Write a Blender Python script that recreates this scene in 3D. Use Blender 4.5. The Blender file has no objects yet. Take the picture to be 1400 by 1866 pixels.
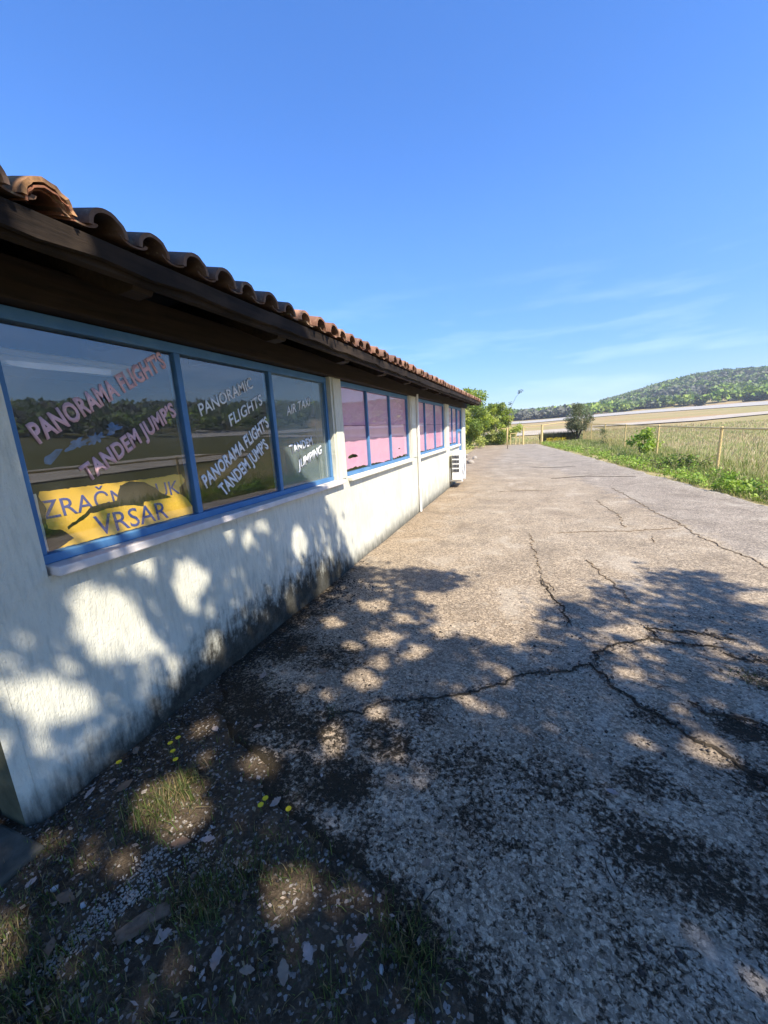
import bpy, bmesh, math, random
import numpy as np
from mathutils import Vector, Matrix, noise
R = math.radians
rng = np.random.default_rng(7)
random.seed(7)
scene = bpy.context.scene
COL = scene.collection

# ------------------------------------------------------------------ camera
cam_data = bpy.data.cameras.new("camera")
cam = bpy.data.objects.new("camera", cam_data)
COL.objects.link(cam)
yaw, pitch, roll = 0.36320304, 0.20612709, -0.05627984
cam.matrix_world = (Matrix.Translation((0, 0, 1.5)) @ Matrix.Rotation(yaw, 4, 'Z')
                    @ Matrix.Rotation(math.pi/2 - pitch, 4, 'X') @ Matrix.Rotation(roll, 4, 'Z'))
cam_data.sensor_fit = 'HORIZONTAL'
cam_data.sensor_width = 36.0
cam_data.lens = 18.0
cam_data.clip_start = 0.05
cam_data.clip_end = 4000
scene.camera = cam

# ------------------------------------------------------------------ world, sun, exposure
SUN_EL, SUN_AZ = 49.2, 123.0            # azimuth clockwise from +Y
world = bpy.data.worlds.new("World")
scene.world = world
world.use_nodes = True
wn, wl = world.node_tree.nodes, world.node_tree.links
wn.clear()
w_out = wn.new('ShaderNodeOutputWorld')
w_bg = wn.new('ShaderNodeBackground')
sky = wn.new('ShaderNodeTexSky')
sky.sky_type = 'NISHITA'
sky.sun_disc = False
sky.sun_elevation = R(SUN_EL)
sky.sun_rotation = R(SUN_AZ)
sky.air_density = 1.0
sky.dust_density = 0.0
sky.ozone_density = 3.2
sky.altitude = 50
w_hs = wn.new('ShaderNodeHueSaturation')
w_hs.inputs['Saturation'].default_value = 1.22
w_tc = wn.new('ShaderNodeTexCoord')
w_sz = wn.new('ShaderNodeSeparateXYZ'); wl.new(w_tc.outputs['Generated'], w_sz.inputs[0])
w_hz = wn.new('ShaderNodeMapRange'); w_hz.inputs['From Min'].default_value = 0.0; w_hz.inputs['From Max'].default_value = 0.45
w_hz.interpolation_type = 'SMOOTHSTEP'
wl.new(w_sz.outputs['Z'], w_hz.inputs['Value'])
w_tn = wn.new('ShaderNodeMix'); w_tn.data_type = 'RGBA'
w_tn.inputs['A'].default_value = (.50, .555, .68, 1); w_tn.inputs['B'].default_value = (.99, .965, 1.12, 1)
wl.new(w_hz.outputs[0], w_tn.inputs['Factor'])
w_ml = wn.new('ShaderNodeMix'); w_ml.data_type = 'RGBA'; w_ml.blend_type = 'MULTIPLY'; w_ml.inputs['Factor'].default_value = 1
wl.new(sky.outputs[0], w_ml.inputs['A']); wl.new(w_tn.outputs['Result'], w_ml.inputs['B'])
wl.new(w_ml.outputs['Result'], w_hs.inputs['Color'])
# thin cirrus: streaks low in the sky
w_map = wn.new('ShaderNodeMapping')
w_map.inputs['Rotation'].default_value = (0.0, R(9), R(-14))
w_map.inputs['Scale'].default_value = (2.2, 2.2, 16)
wl.new(w_tc.outputs['Generated'], w_map.inputs['Vector'])
w_no = wn.new('ShaderNodeTexNoise')
w_no.inputs['Scale'].default_value = 1.6
w_no.inputs['Detail'].default_value = 7
w_no.inputs['Roughness'].default_value = 0.55
wl.new(w_map.outputs[0], w_no.inputs['Vector'])
w_rp = wn.new('ShaderNodeMapRange')
w_rp.inputs['From Min'].default_value = 0.5
w_rp.inputs['From Max'].default_value = 0.85
w_rp.inputs['To Max'].default_value = 0.22
wl.new(w_no.outputs['Fac'], w_rp.inputs['Value'])
w_sep = wn.new('ShaderNodeSeparateXYZ')
wl.new(w_tc.outputs['Generated'], w_sep.inputs[0])
w_hi = wn.new('ShaderNodeMapRange')       # clouds only low
w_hi.inputs['From Min'].default_value = 0.36
w_hi.inputs['From Max'].default_value = 0.14
wl.new(w_sep.outputs['Z'], w_hi.inputs['Value'])
w_mu = wn.new('ShaderNodeMath'); w_mu.operation = 'MULTIPLY'
wl.new(w_rp.outputs[0], w_mu.inputs[0]); wl.new(w_hi.outputs[0], w_mu.inputs[1])
w_mx = wn.new('ShaderNodeMix'); w_mx.data_type = 'RGBA'
wl.new(w_mu.outputs[0], w_mx.inputs['Factor'])
wl.new(w_hs.outputs[0], w_mx.inputs['A'])
w_mx.inputs['B'].default_value = (7.5, 8.2, 9.0, 1)
wl.new(w_mx.outputs['Result'], w_bg.inputs['Color'])
w_bg.inputs['Strength'].default_value = 0.15
wl.new(w_bg.outputs[0], w_out.inputs[0])

sun_data = bpy.data.lights.new("sun", 'SUN')
sun_data.energy = 5.0
sun_data.angle = R(0.53)
sun_data.color = (1.0, 0.93, 0.80)
sun = bpy.data.objects.new("sun", sun_data)
COL.objects.link(sun)
SL = 1.38                               # fall of the sun's rays per metre towards the wall
TRAVEL = Vector((-1.0, 0.65, -SL)).normalized()
sun.rotation_euler = TRAVEL.to_track_quat('-Z', 'Y').to_euler()
sun.location = (30, -20, 60)

scene.view_settings.view_transform = 'Standard'
scene.view_settings.look = 'None'
scene.view_settings.exposure = 0.92
scene.view_settings.gamma = 1.0
scene.cycles.max_bounces = 10
scene.cycles.transparent_max_bounces = 16
scene.cycles.caustics_reflective = False
scene.cycles.caustics_refractive = False

# ------------------------------------------------------------------ helpers: objects
def tag(o, label=None, cat=None, group=None, kind=None):
    if label: o['label'] = label
    if cat: o['category'] = cat
    if group: o['group'] = group
    if kind: o['kind'] = kind
    return o

def link(name, me, mat=None, parent=None):
    o = bpy.data.objects.new(name, me)
    COL.objects.link(o)
    if mat is not None:
        for m in (mat if isinstance(mat, (list, tuple)) else [mat]):
            me.materials.append(m)
    if parent is not None: o.parent = parent
    return o

def empty(name, loc=(0, 0, 0), label=None, cat=None, group=None):
    o = bpy.data.objects.new(name, None)
    o.location = loc
    o.empty_display_size = 0.1
    COL.objects.link(o)
    return tag(o, label, cat, group)

class MB:
    """collects shapes into one mesh"""
    def __init__(self): self.v = []; self.f = []; self.mi = []
    def add(self, vs, fs, mi=0):
        b = len(self.v)
        self.v += [tuple(p) for p in vs]
        for f in fs:
            self.f.append(tuple(i + b for i in f)); self.mi.append(mi)
    def box(self, x0, x1, y0, y1, z0, z1, mi=0):
        self.add([(x0,y0,z0),(x1,y0,z0),(x1,y1,z0),(x0,y1,z0),(x0,y0,z1),(x1,y0,z1),(x1,y1,z1),(x0,y1,z1)],
                 [(0,3,2,1),(4,5,6,7),(0,1,5,4),(1,2,6,5),(2,3,7,6),(3,0,4,7)], mi)
    def bar(self, a, b, w, h, up=(0, 0, 1), mi=0):
        a, b = Vector(a), Vector(b); d = (b - a).normalized(); up = Vector(up)
        s = d.cross(up)
        if s.length < 1e-4: s = d.cross(Vector((1, 0, 0)))
        s.normalize(); u = s.cross(d)
        vs = [p + s*(w/2)*i + u*(h/2)*j for p in (a, b) for i, j in ((-1,-1),(1,-1),(1,1),(-1,1))]
        self.add(vs, [(0,1,2,3),(7,6,5,4),(0,4,5,1),(1,5,6,2),(2,6,7,3),(3,7,4,0)], mi)
    def tube(self, pts, rad, n=8, mi=0, cap=True):
        pts = [Vector(p) for p in pts]
        rads = rad if isinstance(rad, (list, tuple)) else [rad]*len(pts)
        vs = []
        for i, p in enumerate(pts):
            d = (pts[min(i+1, len(pts)-1)] - pts[max(i-1, 0)]).normalized()
            s = d.cross(Vector((0.31, 0.17, 0.93)))
            if s.length < 1e-3: s = d.cross(Vector((1, 0, 0)))
            s.normalize(); u = s.cross(d)
            for k in range(n):
                a = 2*math.pi*k/n
                vs.append(p + (s*math.cos(a) + u*math.sin(a))*rads[i])
        fs = [(i*n+k, i*n+(k+1) % n, (i+1)*n+(k+1) % n, (i+1)*n+k) for i in range(len(pts)-1) for k in range(n)]
        if cap:
            fs.append(tuple(range(n-1, -1, -1))); fs.append(tuple((len(pts)-1)*n+k for k in range(n)))
        self.add(vs, fs, mi)
    def lathe(self, prof, c=(0,0,0), n=20, mi=0):
        vs = [(c[0]+r*math.cos(2*math.pi*k/n), c[1]+r*math.sin(2*math.pi*k/n), c[2]+z) for r, z in prof for k in range(n)]
        fs = [(i*n+k, i*n+(k+1) % n, (i+1)*n+(k+1) % n, (i+1)*n+k) for i in range(len(prof)-1) for k in range(n)]
        self.add(vs, fs, mi)
    def build(self, name, mat=None, parent=None, bevel=0, smooth=False):
        me = bpy.data.meshes.new(name)
        me.from_pydata(self.v, [], self.f)
        if any(self.mi): me.polygons.foreach_set('material_index', self.mi)
        if smooth: me.polygons.foreach_set('use_smooth', [True]*len(self.f))
        me.update()
        o = link(name, me, mat, parent)
        if bevel:
            m = o.modifiers.new('bevel', 'BEVEL'); m.width = bevel; m.segments = 2; m.limit_method = 'ANGLE'
        return o

def np_mesh(name, verts, faces, mat=None, parent=None, cols=None, smooth=False, attr='Col'):
    """verts (n,3), faces (m,k) numpy; cols (n,3) vertex colours"""
    me = bpy.data.meshes.new(name)
    verts = np.asarray(verts, np.float32); faces = np.asarray(faces, np.int32)
    n, (m, k) = len(verts), faces.shape
    me.vertices.add(n); me.vertices.foreach_set('co', verts.ravel())
    me.loops.add(m*k); me.loops.foreach_set('vertex_index', faces.ravel())
    me.polygons.add(m)
    me.polygons.foreach_set('loop_start', np.arange(0, m*k, k, dtype=np.int32))
    me.polygons.foreach_set('loop_total', np.full(m, k, np.int32))
    if smooth: me.polygons.foreach_set('use_smooth', np.ones(m, bool))
    me.update(calc_edges=True)
    if cols is not None:
        a = me.color_attributes.new(attr, 'FLOAT_COLOR', 'POINT')
        c = np.ones((n, 4), np.float32); c[:, :3] = cols
        a.data.foreach_set('color', c.ravel())
    me.validate()
    return link(name, me, mat, parent)

def unit(a): return a/np.maximum(np.linalg.norm(a, axis=1, keepdims=True), 1e-9)

def leaf_quads(P, L, W, droop=0.0, nrm=None):
    """diamond leaves at P (n,3), lengths L, widths W; random orientation"""
    n = len(P)
    d = unit(rng.normal(size=(n, 3)) + np.array([0, 0, -droop]))
    q = rng.normal(size=(n, 3)) if nrm is None else nrm + rng.normal(size=(n, 3))*0.6
    s = unit(np.cross(d, q))
    nn = np.cross(s, d)
    L = np.broadcast_to(L, n)[:, None]; W = np.broadcast_to(W, n)[:, None]
    v = np.stack([P, P + d*L*0.45 + s*W*0.5 + nn*W*.12, P + d*L, P + d*L*0.45 - s*W*0.5 + nn*W*.12], 1).reshape(-1, 3)
    f = np.arange(4*n).reshape(n, 4)
    return v, f

def blades(P, H, W, lean=0.5, az=None):
    """grass blades: 5 verts, a quad and a triangle (as degenerate-free tri fan of 3 tris)"""
    n = len(P)
    a = rng.uniform(0, 2*np.pi, n) if az is None else az
    ln = np.abs(rng.normal(0, lean, n))
    d = np.stack([np.cos(a), np.sin(a), np.zeros(n)], 1)
    s = np.stack([-np.sin(a + rng.normal(0, .8, n)), np.cos(a), np.zeros(n)], 1)
    H = np.broadcast_to(H, n)[:, None]; W = np.broadcast_to(W, n)[:, None]; ln = ln[:, None]
    mid = P + d*ln*H*0.35 + np.array([0, 0, 1.])*H*0.55*np.cos(np.minimum(ln, 1.3)*.5)
    tip = P + d*ln*H*1.0 + np.array([0, 0, 1.])*H*np.cos(np.minimum(ln, 1.4))
    v = np.stack([P - s*W/2, P + s*W/2, mid + s*W*.38, mid - s*W*.38, tip], 1).reshape(-1, 3)
    b = np.arange(n)[:, None]*5
    f = np.concatenate([b + np.array([[0, 1, 2]]), b + np.array([[0, 2, 3]]), b + np.array([[3, 2, 4]])], 0)
    return v, f

# ------------------------------------------------------------------ helpers: materials
class NT:
    def __init__(self, name):
        self.m = bpy.data.materials.new(name); self.m.use_nodes = True
        self.n = self.m.node_tree.nodes; self.l = self.m.node_tree.links
        self.b = self.n['Principled BSDF']; self.out = self.n['Material Output']
        self.geo = None
    def set(self, sock, v):
        if isinstance(v, bpy.types.NodeSocket): self.l.new(v, sock)
        elif isinstance(v, (tuple, list)) and len(v) == 3 and sock.type == 'RGBA': sock.default_value = (*v, 1)
        else: sock.default_value = v
    def pos(self):
        if self.geo is None: self.geo = self.n.new('ShaderNodeNewGeometry')
        return self.geo.outputs['Position']
    def xyz(self, v=None):
        s = self.n.new('ShaderNodeSeparateXYZ'); self.l.new(v or self.pos(), s.inputs[0]); return s.outputs
    def map(self, scale=(1,1,1), rot=(0,0,0), v=None):
        m = self.n.new('ShaderNodeMapping'); self.l.new(v or self.pos(), m.inputs[0])
        m.inputs['Scale'].default_value = scale; m.inputs['Rotation'].default_value = rot; return m.outputs[0]
    def noise(self, scale, detail=4, rough=.55, v=None, dist=0):
        t = self.n.new('ShaderNodeTexNoise'); self.l.new(v or self.pos(), t.inputs['Vector'])
        t.inputs['Scale'].default_value = scale; t.inputs['Detail'].default_value = detail
        t.inputs['Roughness'].default_value = rough; t.inputs['Distortion'].default_value = dist
        return t.outputs['Fac']
    def voro(self, scale, feature='F1', v=None, out='Distance', rnd=1):
        t = self.n.new('ShaderNodeTexVoronoi'); self.l.new(v or self.pos(), t.inputs['Vector'])
        t.feature = feature; t.inputs['Scale'].default_value = scale; t.inputs['Randomness'].default_value = rnd
        return t.outputs[out]
    def ramp(self, v, stops, interp='LINEAR'):
        r = self.n.new('ShaderNodeValToRGB'); self.set(r.inputs[0], v); r.color_ramp.interpolation = interp
        e = r.color_ramp.elements
        while len(e) < len(stops): e.new(0.5)
        for el, (p, c) in zip(e, stops):
            el.position = p; el.color = (c, c, c, 1) if isinstance(c, (int, float)) else (*c, 1)
        return r.outputs[0]
    def rng(self, v, a, b, c=0., d=1.):
        m = self.n.new('ShaderNodeMapRange'); self.set(m.inputs['Value'], v)
        for k, x in zip(('From Min', 'From Max', 'To Min', 'To Max'), (a, b, c, d)): self.set(m.inputs[k], x)
        return m.outputs[0]
    def math(self, op, a, b=0.5, clamp=False):
        m = self.n.new('ShaderNodeMath'); m.operation = op; m.use_clamp = clamp
        self.set(m.inputs[0], a); self.set(m.inputs[1], b); return m.outputs[0]
    def mix(self, f, a, b, mode='MIX'):
        m = self.n.new('ShaderNodeMix'); m.data_type = 'RGBA'; m.blend_type = mode
        self.set(m.inputs['Factor'], f); self.set(m.inputs['A'], a); self.set(m.inputs['B'], b); return m.outputs['Result']
    def attr(self, name, out='Color'):
        a = self.n.new('ShaderNodeAttribute'); a.attribute_name = name; return a.outputs[out]
    def bump(self, h, strength=.5, dist=.01):
        b = self.n.new('ShaderNodeBump'); self.set(b.inputs['Height'], h)
        b.inputs['Strength'].default_value = strength; b.inputs['Distance'].default_value = dist
        self.l.new(b.outputs[0], self.b.inputs['Normal']); return b
    def fin(self, col, rough=.8, spec=.3, metal=0):
        self.set(self.b.inputs['Base Color'], col); self.set(self.b.inputs['Roughness'], rough)
        self.b.inputs['Specular IOR Level'].default_value = spec; self.b.inputs['Metallic'].default_value = metal
        return self.m

def simple(name, col, rough=.7, var=.18, scale=12, spec=.3, bump=0, metal=0):
    t = NT(name)
    k = t.noise(scale, 5)
    a = tuple(c*(1-var) for c in col); b = tuple(min(1, c*(1+var)) for c in col)
    if bump: t.bump(t.noise(scale*6, 3), bump, .004)
    return t.fin(t.mix(t.rng(k, .3, .7), a, b), rough, spec, metal)

def foliage(name, trans=.3, rough=.55, spec=.25):
    t = NT(name)
    col = t.attr('Col')
    t.fin(col, rough, spec)
    tr = t.n.new('ShaderNodeBsdfTranslucent')
    hs = t.n.new('ShaderNodeHueSaturation'); hs.inputs['Value'].default_value = 1.3; hs.inputs['Saturation'].default_value = 1.1
    t.l.new(col, hs.inputs['Color']); t.l.new(hs.outputs[0], tr.inputs['Color'])
    mx = t.n.new('ShaderNodeMixShader'); mx.inputs[0].default_value = trans
    t.l.new(t.b.outputs[0], mx.inputs[1]); t.l.new(tr.outputs[0], mx.inputs[2]); t.l.new(mx.outputs[0], t.out.inputs[0])
    return t.m

# ---- plaster (roughcast, dragged vertically), mossy foot
def make_plaster():
    t = NT('plaster')
    x, y, z = t.xyz()
    drag = t.noise(1, 6, .6, v=t.map((40, 42, 7)))
    fine = t.noise(150, 4, .6, v=t.map((1, 1, .45)))
    blotch = t.noise(1.6, 5, .6)
    col = t.mix(t.rng(blotch, .35, .7), (.66, .63, .50), (.77, .74, .61))
    col = t.mix(t.rng(drag, .48, .72, 0, .45), col, (.42, .42, .35))
    wt = t.noise(1, 6, .62, v=t.map((2.2, 2.2, 1.3)))
    col = t.mix(t.rng(wt, .52, .74, 0, .42), col, (.40, .41, .34))
    # grey algae higher up
    st = t.noise(1, 5, .65, v=t.map((7, 7, 1.6)))
    hy = t.ramp(t.math('DIVIDE', y, 13), [(0.05, .14), (.09, .2), (.14, .40), (.19, .56), (.25, .52), (.29, .16), (.36, .16), (.46, .3), (.6, .42), (.7, .42), (.9, .2)])
    h2 = t.math('MULTIPLY', hy, t.rng(st, .3, .7, .4, 2.0))
    soft = t.rng(z, 0.0, h2, 1, 0)
    soft = t.math('MULTIPLY', soft, t.rng(drag, .3, .62, .5, 1), True)
    col = t.mix(t.math('MULTIPLY', soft, .85), col, (.20, .20, .17))
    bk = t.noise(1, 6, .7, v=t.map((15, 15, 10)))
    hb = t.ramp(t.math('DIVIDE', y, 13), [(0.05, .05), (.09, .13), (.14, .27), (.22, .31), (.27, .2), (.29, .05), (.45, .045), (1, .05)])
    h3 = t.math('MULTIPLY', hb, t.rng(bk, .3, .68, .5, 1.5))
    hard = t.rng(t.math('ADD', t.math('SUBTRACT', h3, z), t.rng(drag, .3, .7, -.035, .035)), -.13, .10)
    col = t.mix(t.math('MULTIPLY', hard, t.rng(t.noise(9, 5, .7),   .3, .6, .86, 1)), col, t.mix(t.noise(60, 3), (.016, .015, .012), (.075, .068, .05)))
    # drip marks below the sill
    t.bump(t.math('ADD', t.math('MULTIPLY', drag, .9), t.math('MULTIPLY', fine, .6)), .8, .012)
    return t.fin(col, .92, .15)
M = {}
M['plaster'] = make_plaster()

def make_concrete():
    t = NT('concrete')
    x, y, z = t.xyz()
    big = t.noise(.55, 5, .6); mid = t.noise(3.2, 6, .62); fine = t.noise(38, 5, .7)
    wv = t.n.new('ShaderNodeVectorMath'); wv.operation = 'MULTIPLY_ADD'; nz = t.n.new('ShaderNodeTexNoise'); nz.inputs['Scale'].default_value = 55; nz.inputs['Detail'].default_value = 3; t.l.new(t.pos(), nz.inputs['Vector'])
    t.l.new(nz.outputs['Color'], wv.inputs[0]); wv.inputs[1].default_value = (.022, .022, .022); t.l.new(t.pos(), wv.inputs[2]); wp = wv.outputs[0]
    v1 = t.voro(78, 'F1', v=wp, out='Color'); sv = t.n.new('ShaderNodeSeparateColor'); t.l.new(v1, sv.inputs[0])
    peb = sv.outputs[0]
    v2 = t.voro(170, 'F1', v=wp, out='Color'); sv2 = t.n.new('ShaderNodeSeparateColor'); t.l.new(v2, sv2.inputs[0])
    base = t.mix(t.rng(big, .35, .65), (.54, .415, .265), (.62, .49, .33))
    # greyer strip on the right of the long crack
    side = t.math('SUBTRACT', x, t.math('SUBTRACT', 2.95, t.math('MULTIPLY', y, .155)))
    side = t.rng(t.math('ADD', side, t.rng(mid, .3, .7, -.25, .25)), -.05, .12)
    side = t.math('MULTIPLY', side, t.rng(y, 3.6, 4.4))
    base = t.mix(t.math('MULTIPLY', side, .8), base, (.40, .35, .30))
    far = t.rng(t.math('ADD', y, t.math('MULTIPLY', big, 6)), 14, 19)
    base = t.mix(t.math('MULTIPLY', far, .6), base, (.42, .375, .32))
    base = t.mix(t.rng(mid, .45, .75, 0, .5), base, (.30, .265, .215))
    near = t.rng(y, 5.0, 2.6)
    base = t.mix(t.math('MULTIPLY', near, .8), base, (.46, .315, .175))  # near slab tinted warmer to offset the blue of the tree shade
    wd = t.math('MULTIPLY', t.rng(t.math('ADD', x, t.rng(mid, .3, .7, -.3, .3)), -.9, -1.6), t.rng(y, 3.6, 5))
    base = t.mix(t.math('MULTIPLY', wd, .65), base, (.46, .29, .13))
    edge = t.n.new('ShaderNodeSeparateColor'); t.l.new(t.attr('Moss'), edge.inputs[0])
    base = t.mix(t.math('MULTIPLY', edge.outputs[2], t.rng(mid, .32, .55, .3, 1)), base, (.74, .67, .55))
    # aggregate
    agg = t.math('ADD', t.math('MULTIPLY', peb, .6), t.math('MULTIPLY', sv2.outputs[0], .4))
    base = t.mix(t.ramp(agg, [(.18, 0), (.45, .32), (.62, .55), (.8, 1)]), t.mix(.72, base, (.045, .036, .028)), t.mix(.45, base, (.76, .62, .46)))
    fn = t.rng(fine, .35, .7)
    base = t.mix(t.math('MULTIPLY', fn, .45), base, (.14, .125, .11))
    wear = t.noise(1.7, 6, .7, dist=.5)
    base = t.mix(t.rng(wear, .5, .68, 0, .55), base, (.15, .12, .09))
    base = t.mix(t.rng(wear, .46, .34, 0, .35), base, (.56, .49, .39))
    lich = t.noise(11, 4, .7)
    base = t.mix(t.rng(lich, .60, .66, 0, .5), base, (.40, .34, .26))
    # moss / lichen
    ms = edge.outputs[0]
    n1 = t.noise(54, 7, .72, dist=.5); n2 = t.noise(8, 5, .65)
    sp = t.math('ADD', t.math('MULTIPLY', n1, .74), t.math('MULTIPLY', n2, .26))
    mask = t.rng(t.math('ADD', sp, t.math('MULTIPLY', ms, .40)), .635, .71)
    mosscol = t.mix(t.noise(90, 4), (.010, .008, .006), (.06, .045, .025))
    base = t.mix(mask, base, mosscol)
    hgt = t.math('ADD', t.math('MULTIPLY', peb, .7), t.math('MULTIPLY', fine, .8))
    hgt = t.math('ADD', hgt, t.math('MULTIPLY', mask, .9))
    t.bump(hgt, 1.0, .010)
    return t.fin(base, .93, .15)
M['concrete'] = make_concrete()

def make_soil():
    t = NT('soil')
    a = t.noise(9, 6, .65); b = t.noise(60, 5, .7); pv = t.voro(110, 'F1', out='Color')
    s = t.n.new('ShaderNodeSeparateColor'); t.l.new(pv, s.inputs[0])
    c = t.mix(t.rng(a, .3, .7), (.035, .025, .017), (.13, .095, .06))
    c = t.mix(t.rng(b, .5, .75), c, (.20, .15, .10))
    c = t.mix(t.rng(s.outputs[0], .88, .95), c, (.34, .30, .26))
    t.bump(t.math('ADD', b, t.math('MULTIPLY', a, 1.5)), 1.0, .02)
    return t.fin(c, .95, .1)
M['soil'] = make_soil()

def make_field():
    t = NT('field')
    x, y, z = t.xyz()
    a = t.noise(.035, 5, .6); b = t.noise(.35, 6, .65); c = t.noise(5, 6, .7)
    col = t.mix(t.rng(a, .38, .62), (.40, .28, .14), (.27, .25, .09))
    d = t.noise(.02, 3, .5, v=t.map((1, 2.5, 1)))
    col = t.mix(t.rng(d, .52, .62, 0, .7), col, (.42, .235, .13))
    col = t.mix(t.rng(b, .4, .75, 0, .55), col, (.48, .37, .20))
    col = t.mix(t.rng(c, .4, .75, 0, .5), col, (.20, .17, .07))
    # near the apron: green to straw
    scr = t.math('MULTIPLY', t.rng(x, 7, 12), t.rng(t.math('SUBTRACT', y, t.math('MULTIPLY', x, 1.75)), 0, -9))
    col = t.mix(t.math('MULTIPLY', scr, .9), col, t.mix(t.rng(c, .3, .7), (.05, .06, .022), (.13, .13, .05)))
    nearv = t.rng(t.math('ADD', y, t.math('MULTIPLY', b, 10)), 30, 50)
    nearv = t.math('MAXIMUM', nearv, scr)
    col = t.mix(nearv, t.mix(t.rng(c, .3, .7), (.24, .21, .085), (.48, .38, .20)), col)
    t.bump(t.math('ADD', c, b), .6, .1)
    return t.fin(col, .95, .1)
M['field'] = make_field()

M['runway'] = simple('runway_asphalt', (.40, .365, .31), .9, .15, .3, .15)
M['track'] = simple('gravel_track', (.42, .36, .28), .95, .25, .8, .15)
M['dirt_strip'] = simple('crack_dirt', (.05, .039, .027), .95, .6, 40, .1, .8)

def make_wood():
    t = NT('dark_wood')
    g = t.noise(1, 6, .65, v=t.map((34, 3.0, 34)))
    b = t.noise(3, 4)
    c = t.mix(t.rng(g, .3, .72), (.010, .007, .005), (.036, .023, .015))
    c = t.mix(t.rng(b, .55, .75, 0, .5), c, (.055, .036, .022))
    t.bump(g, .7, .006)
    return t.fin(c, .8, .25)
M['wood'] = make_wood()
def make_wood2():
    t = NT('weathered_board')
    g = t.noise(1, 6, .65, v=t.map((40, 3.5, 40))); b = t.noise(2.2, 5)
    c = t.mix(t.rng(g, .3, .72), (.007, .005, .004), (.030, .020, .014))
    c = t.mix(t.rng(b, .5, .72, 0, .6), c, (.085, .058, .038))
    t.bump(g, .8, .006)
    return t.fin(c, .85, .2)
M['board'] = make_wood2()

def make_blue():
    t = NT('blue_paint')
    g = t.noise(1, 5, .6, v=t.map((30, 5, 30))); b = t.noise(5, 5, .65)
    c = t.mix(t.rng(b, .35, .7), (.06, .17, .35), (.10, .24, .43))
    c = t.mix(t.rng(g, .60, .78, 0, .6), c, (.20, .27, .34))
    t.bump(g, .25, .002)
    return t.fin(c, .55, .35)
M['blue'] = make_blue()
M['sill_white'] = simple('pale_stone', (.66, .60, .56), .8, .14, 9, .25, .4)
M['sill_cream'] = simple('cream_stone', (.72, .69, .57), .85, .1, 7, .25, .5)
M['white_metal'] = simple('white_metal', (.80, .80, .78), .45, .05, 5, .4)
M['dark_slot'] = simple('dark_slot', (.03, .03, .035), .7, .2, 20)
M['pipe'] = simple('white_plastic', (.74, .73, .70), .5, .08, 8, .4)

def make_tile():
    t = NT('clay_tile')
    x, y, z = t.xyz()
    col = t.attr('Col')
    a = t.noise(14, 6, .65); b = t.noise(70, 4, .7); l = t.noise(30, 4, .6)
    c = t.mix(t.rng(a, .4, .7, 0, .65), col, (.16, .085, .055))
    c = t.mix(t.rng(b, .45, .75, 0, .5), c, (.10, .07, .05))
    c = t.mix(t.rng(l, .6, .72, 0, .55), c, (.42, .36, .22))
    t.bump(t.math('ADD', a, t.math('MULTIPLY', b, .6)), .6, .006)
    return t.fin(c, .9, .2)
M['tile'] = make_tile()

def make_glass(name='window_glass', film=0.0):
    t = NT(name)
    lw = t.n.new('ShaderNodeLayerWeight'); lw.inputs['Blend'].default_value = .5
    p = t.math('POWER', lw.outputs['Facing'], 5.0)
    dirt = t.noise(3, 5, .6)
    f = t.math('ADD', t.math('MULTIPLY', p, .28), .078)
    tr = t.n.new('ShaderNodeBsdfTransparent'); tr.inputs['Color'].default_value = (.97, .98, .98, 1)
    gl = t.n.new('ShaderNodeBsdfGlossy'); gl.inputs['Roughness'].default_value = .012; gl.inputs['Color'].default_value = (1, 1, 1, 1)
    df = t.n.new('ShaderNodeBsdfDiffuse'); df.inputs['Color'].default_value = (.42, .40, .36, 1) if not film else (.34, .43, .43, 1)
    m0 = t.n.new('ShaderNodeMixShader'); t.set(m0.inputs[0], t.rng(dirt, .40, .8, .005 + film, .05 + film))
    t.l.new(tr.outputs[0], m0.inputs[1]); t.l.new(df.outputs[0], m0.inputs[2])
    m1 = t.n.new('ShaderNodeMixShader'); t.l.new(f, m1.inputs[0])
    t.l.new(m0.outputs[0], m1.inputs[1]); t.l.new(gl.outputs[0], m1.inputs[2]); t.l.new(m1.outputs[0], t.out.inputs[0])
    bp = t.n.new('ShaderNodeBump'); bp.inputs['Strength'].default_value = .03; bp.inputs['Distance'].default_value = .01
    t.l.new(t.noise(2.2, 2), bp.inputs['Height']); t.l.new(bp.outputs[0], gl.inputs['Normal'])
    return t.m
M['glass'] = make_glass()
M['glass_film'] = make_glass('window_glass_with_film', .22)

def make_pink():
    t = NT('pink_sheet')
    a = t.noise(1.3, 4); b = t.noise(1, 4, .6, v=t.map((20, 20, 2)))
    c = t.mix(t.rng(a, .3, .7), (.95, .42, .57), (.96, .49, .64))
    c = t.mix(t.rng(b, .55, .75, 0, .25), c, (.95, .66, .74))
    return t.fin(c, .6, .25)
M['pink'] = make_pink()
M['pink_fold'] = simple('pink_fold', (.36, .10, .19), .7, .1, 8)
M['yellow_sign'] = simple('yellow_vinyl', (.86, .50, .055), .45, .06, 6, .35)
M['navy'] = simple('navy_vinyl', (.035, .06, .26), .45, .1, 8, .35)
M['white_vinyl'] = simple('white_vinyl', (.84, .84, .85), .5, .06, 20)
M['pink_vinyl'] = simple('faded_pink_vinyl', (.78, .48, .50), .5, .12, 9)
M['grey_strip'] = simple('scraped_sticker', (.045, .05, .05), .7, .4, 30)
M['blue_scrap'] = simple('blue_sticker_scraps', (.06, .16, .34), .6, .4, 25)
M['grey_panel'] = simple('grey_green_panel', (.30, .36, .36), .8, .1, 2)
M['room'] = simple('dim_room', (.085, .08, .075), .9, .2, 1.5)
M['tube'] = simple('streak_bar_white', (.85, .86, .88), .4, .03, 5)
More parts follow.
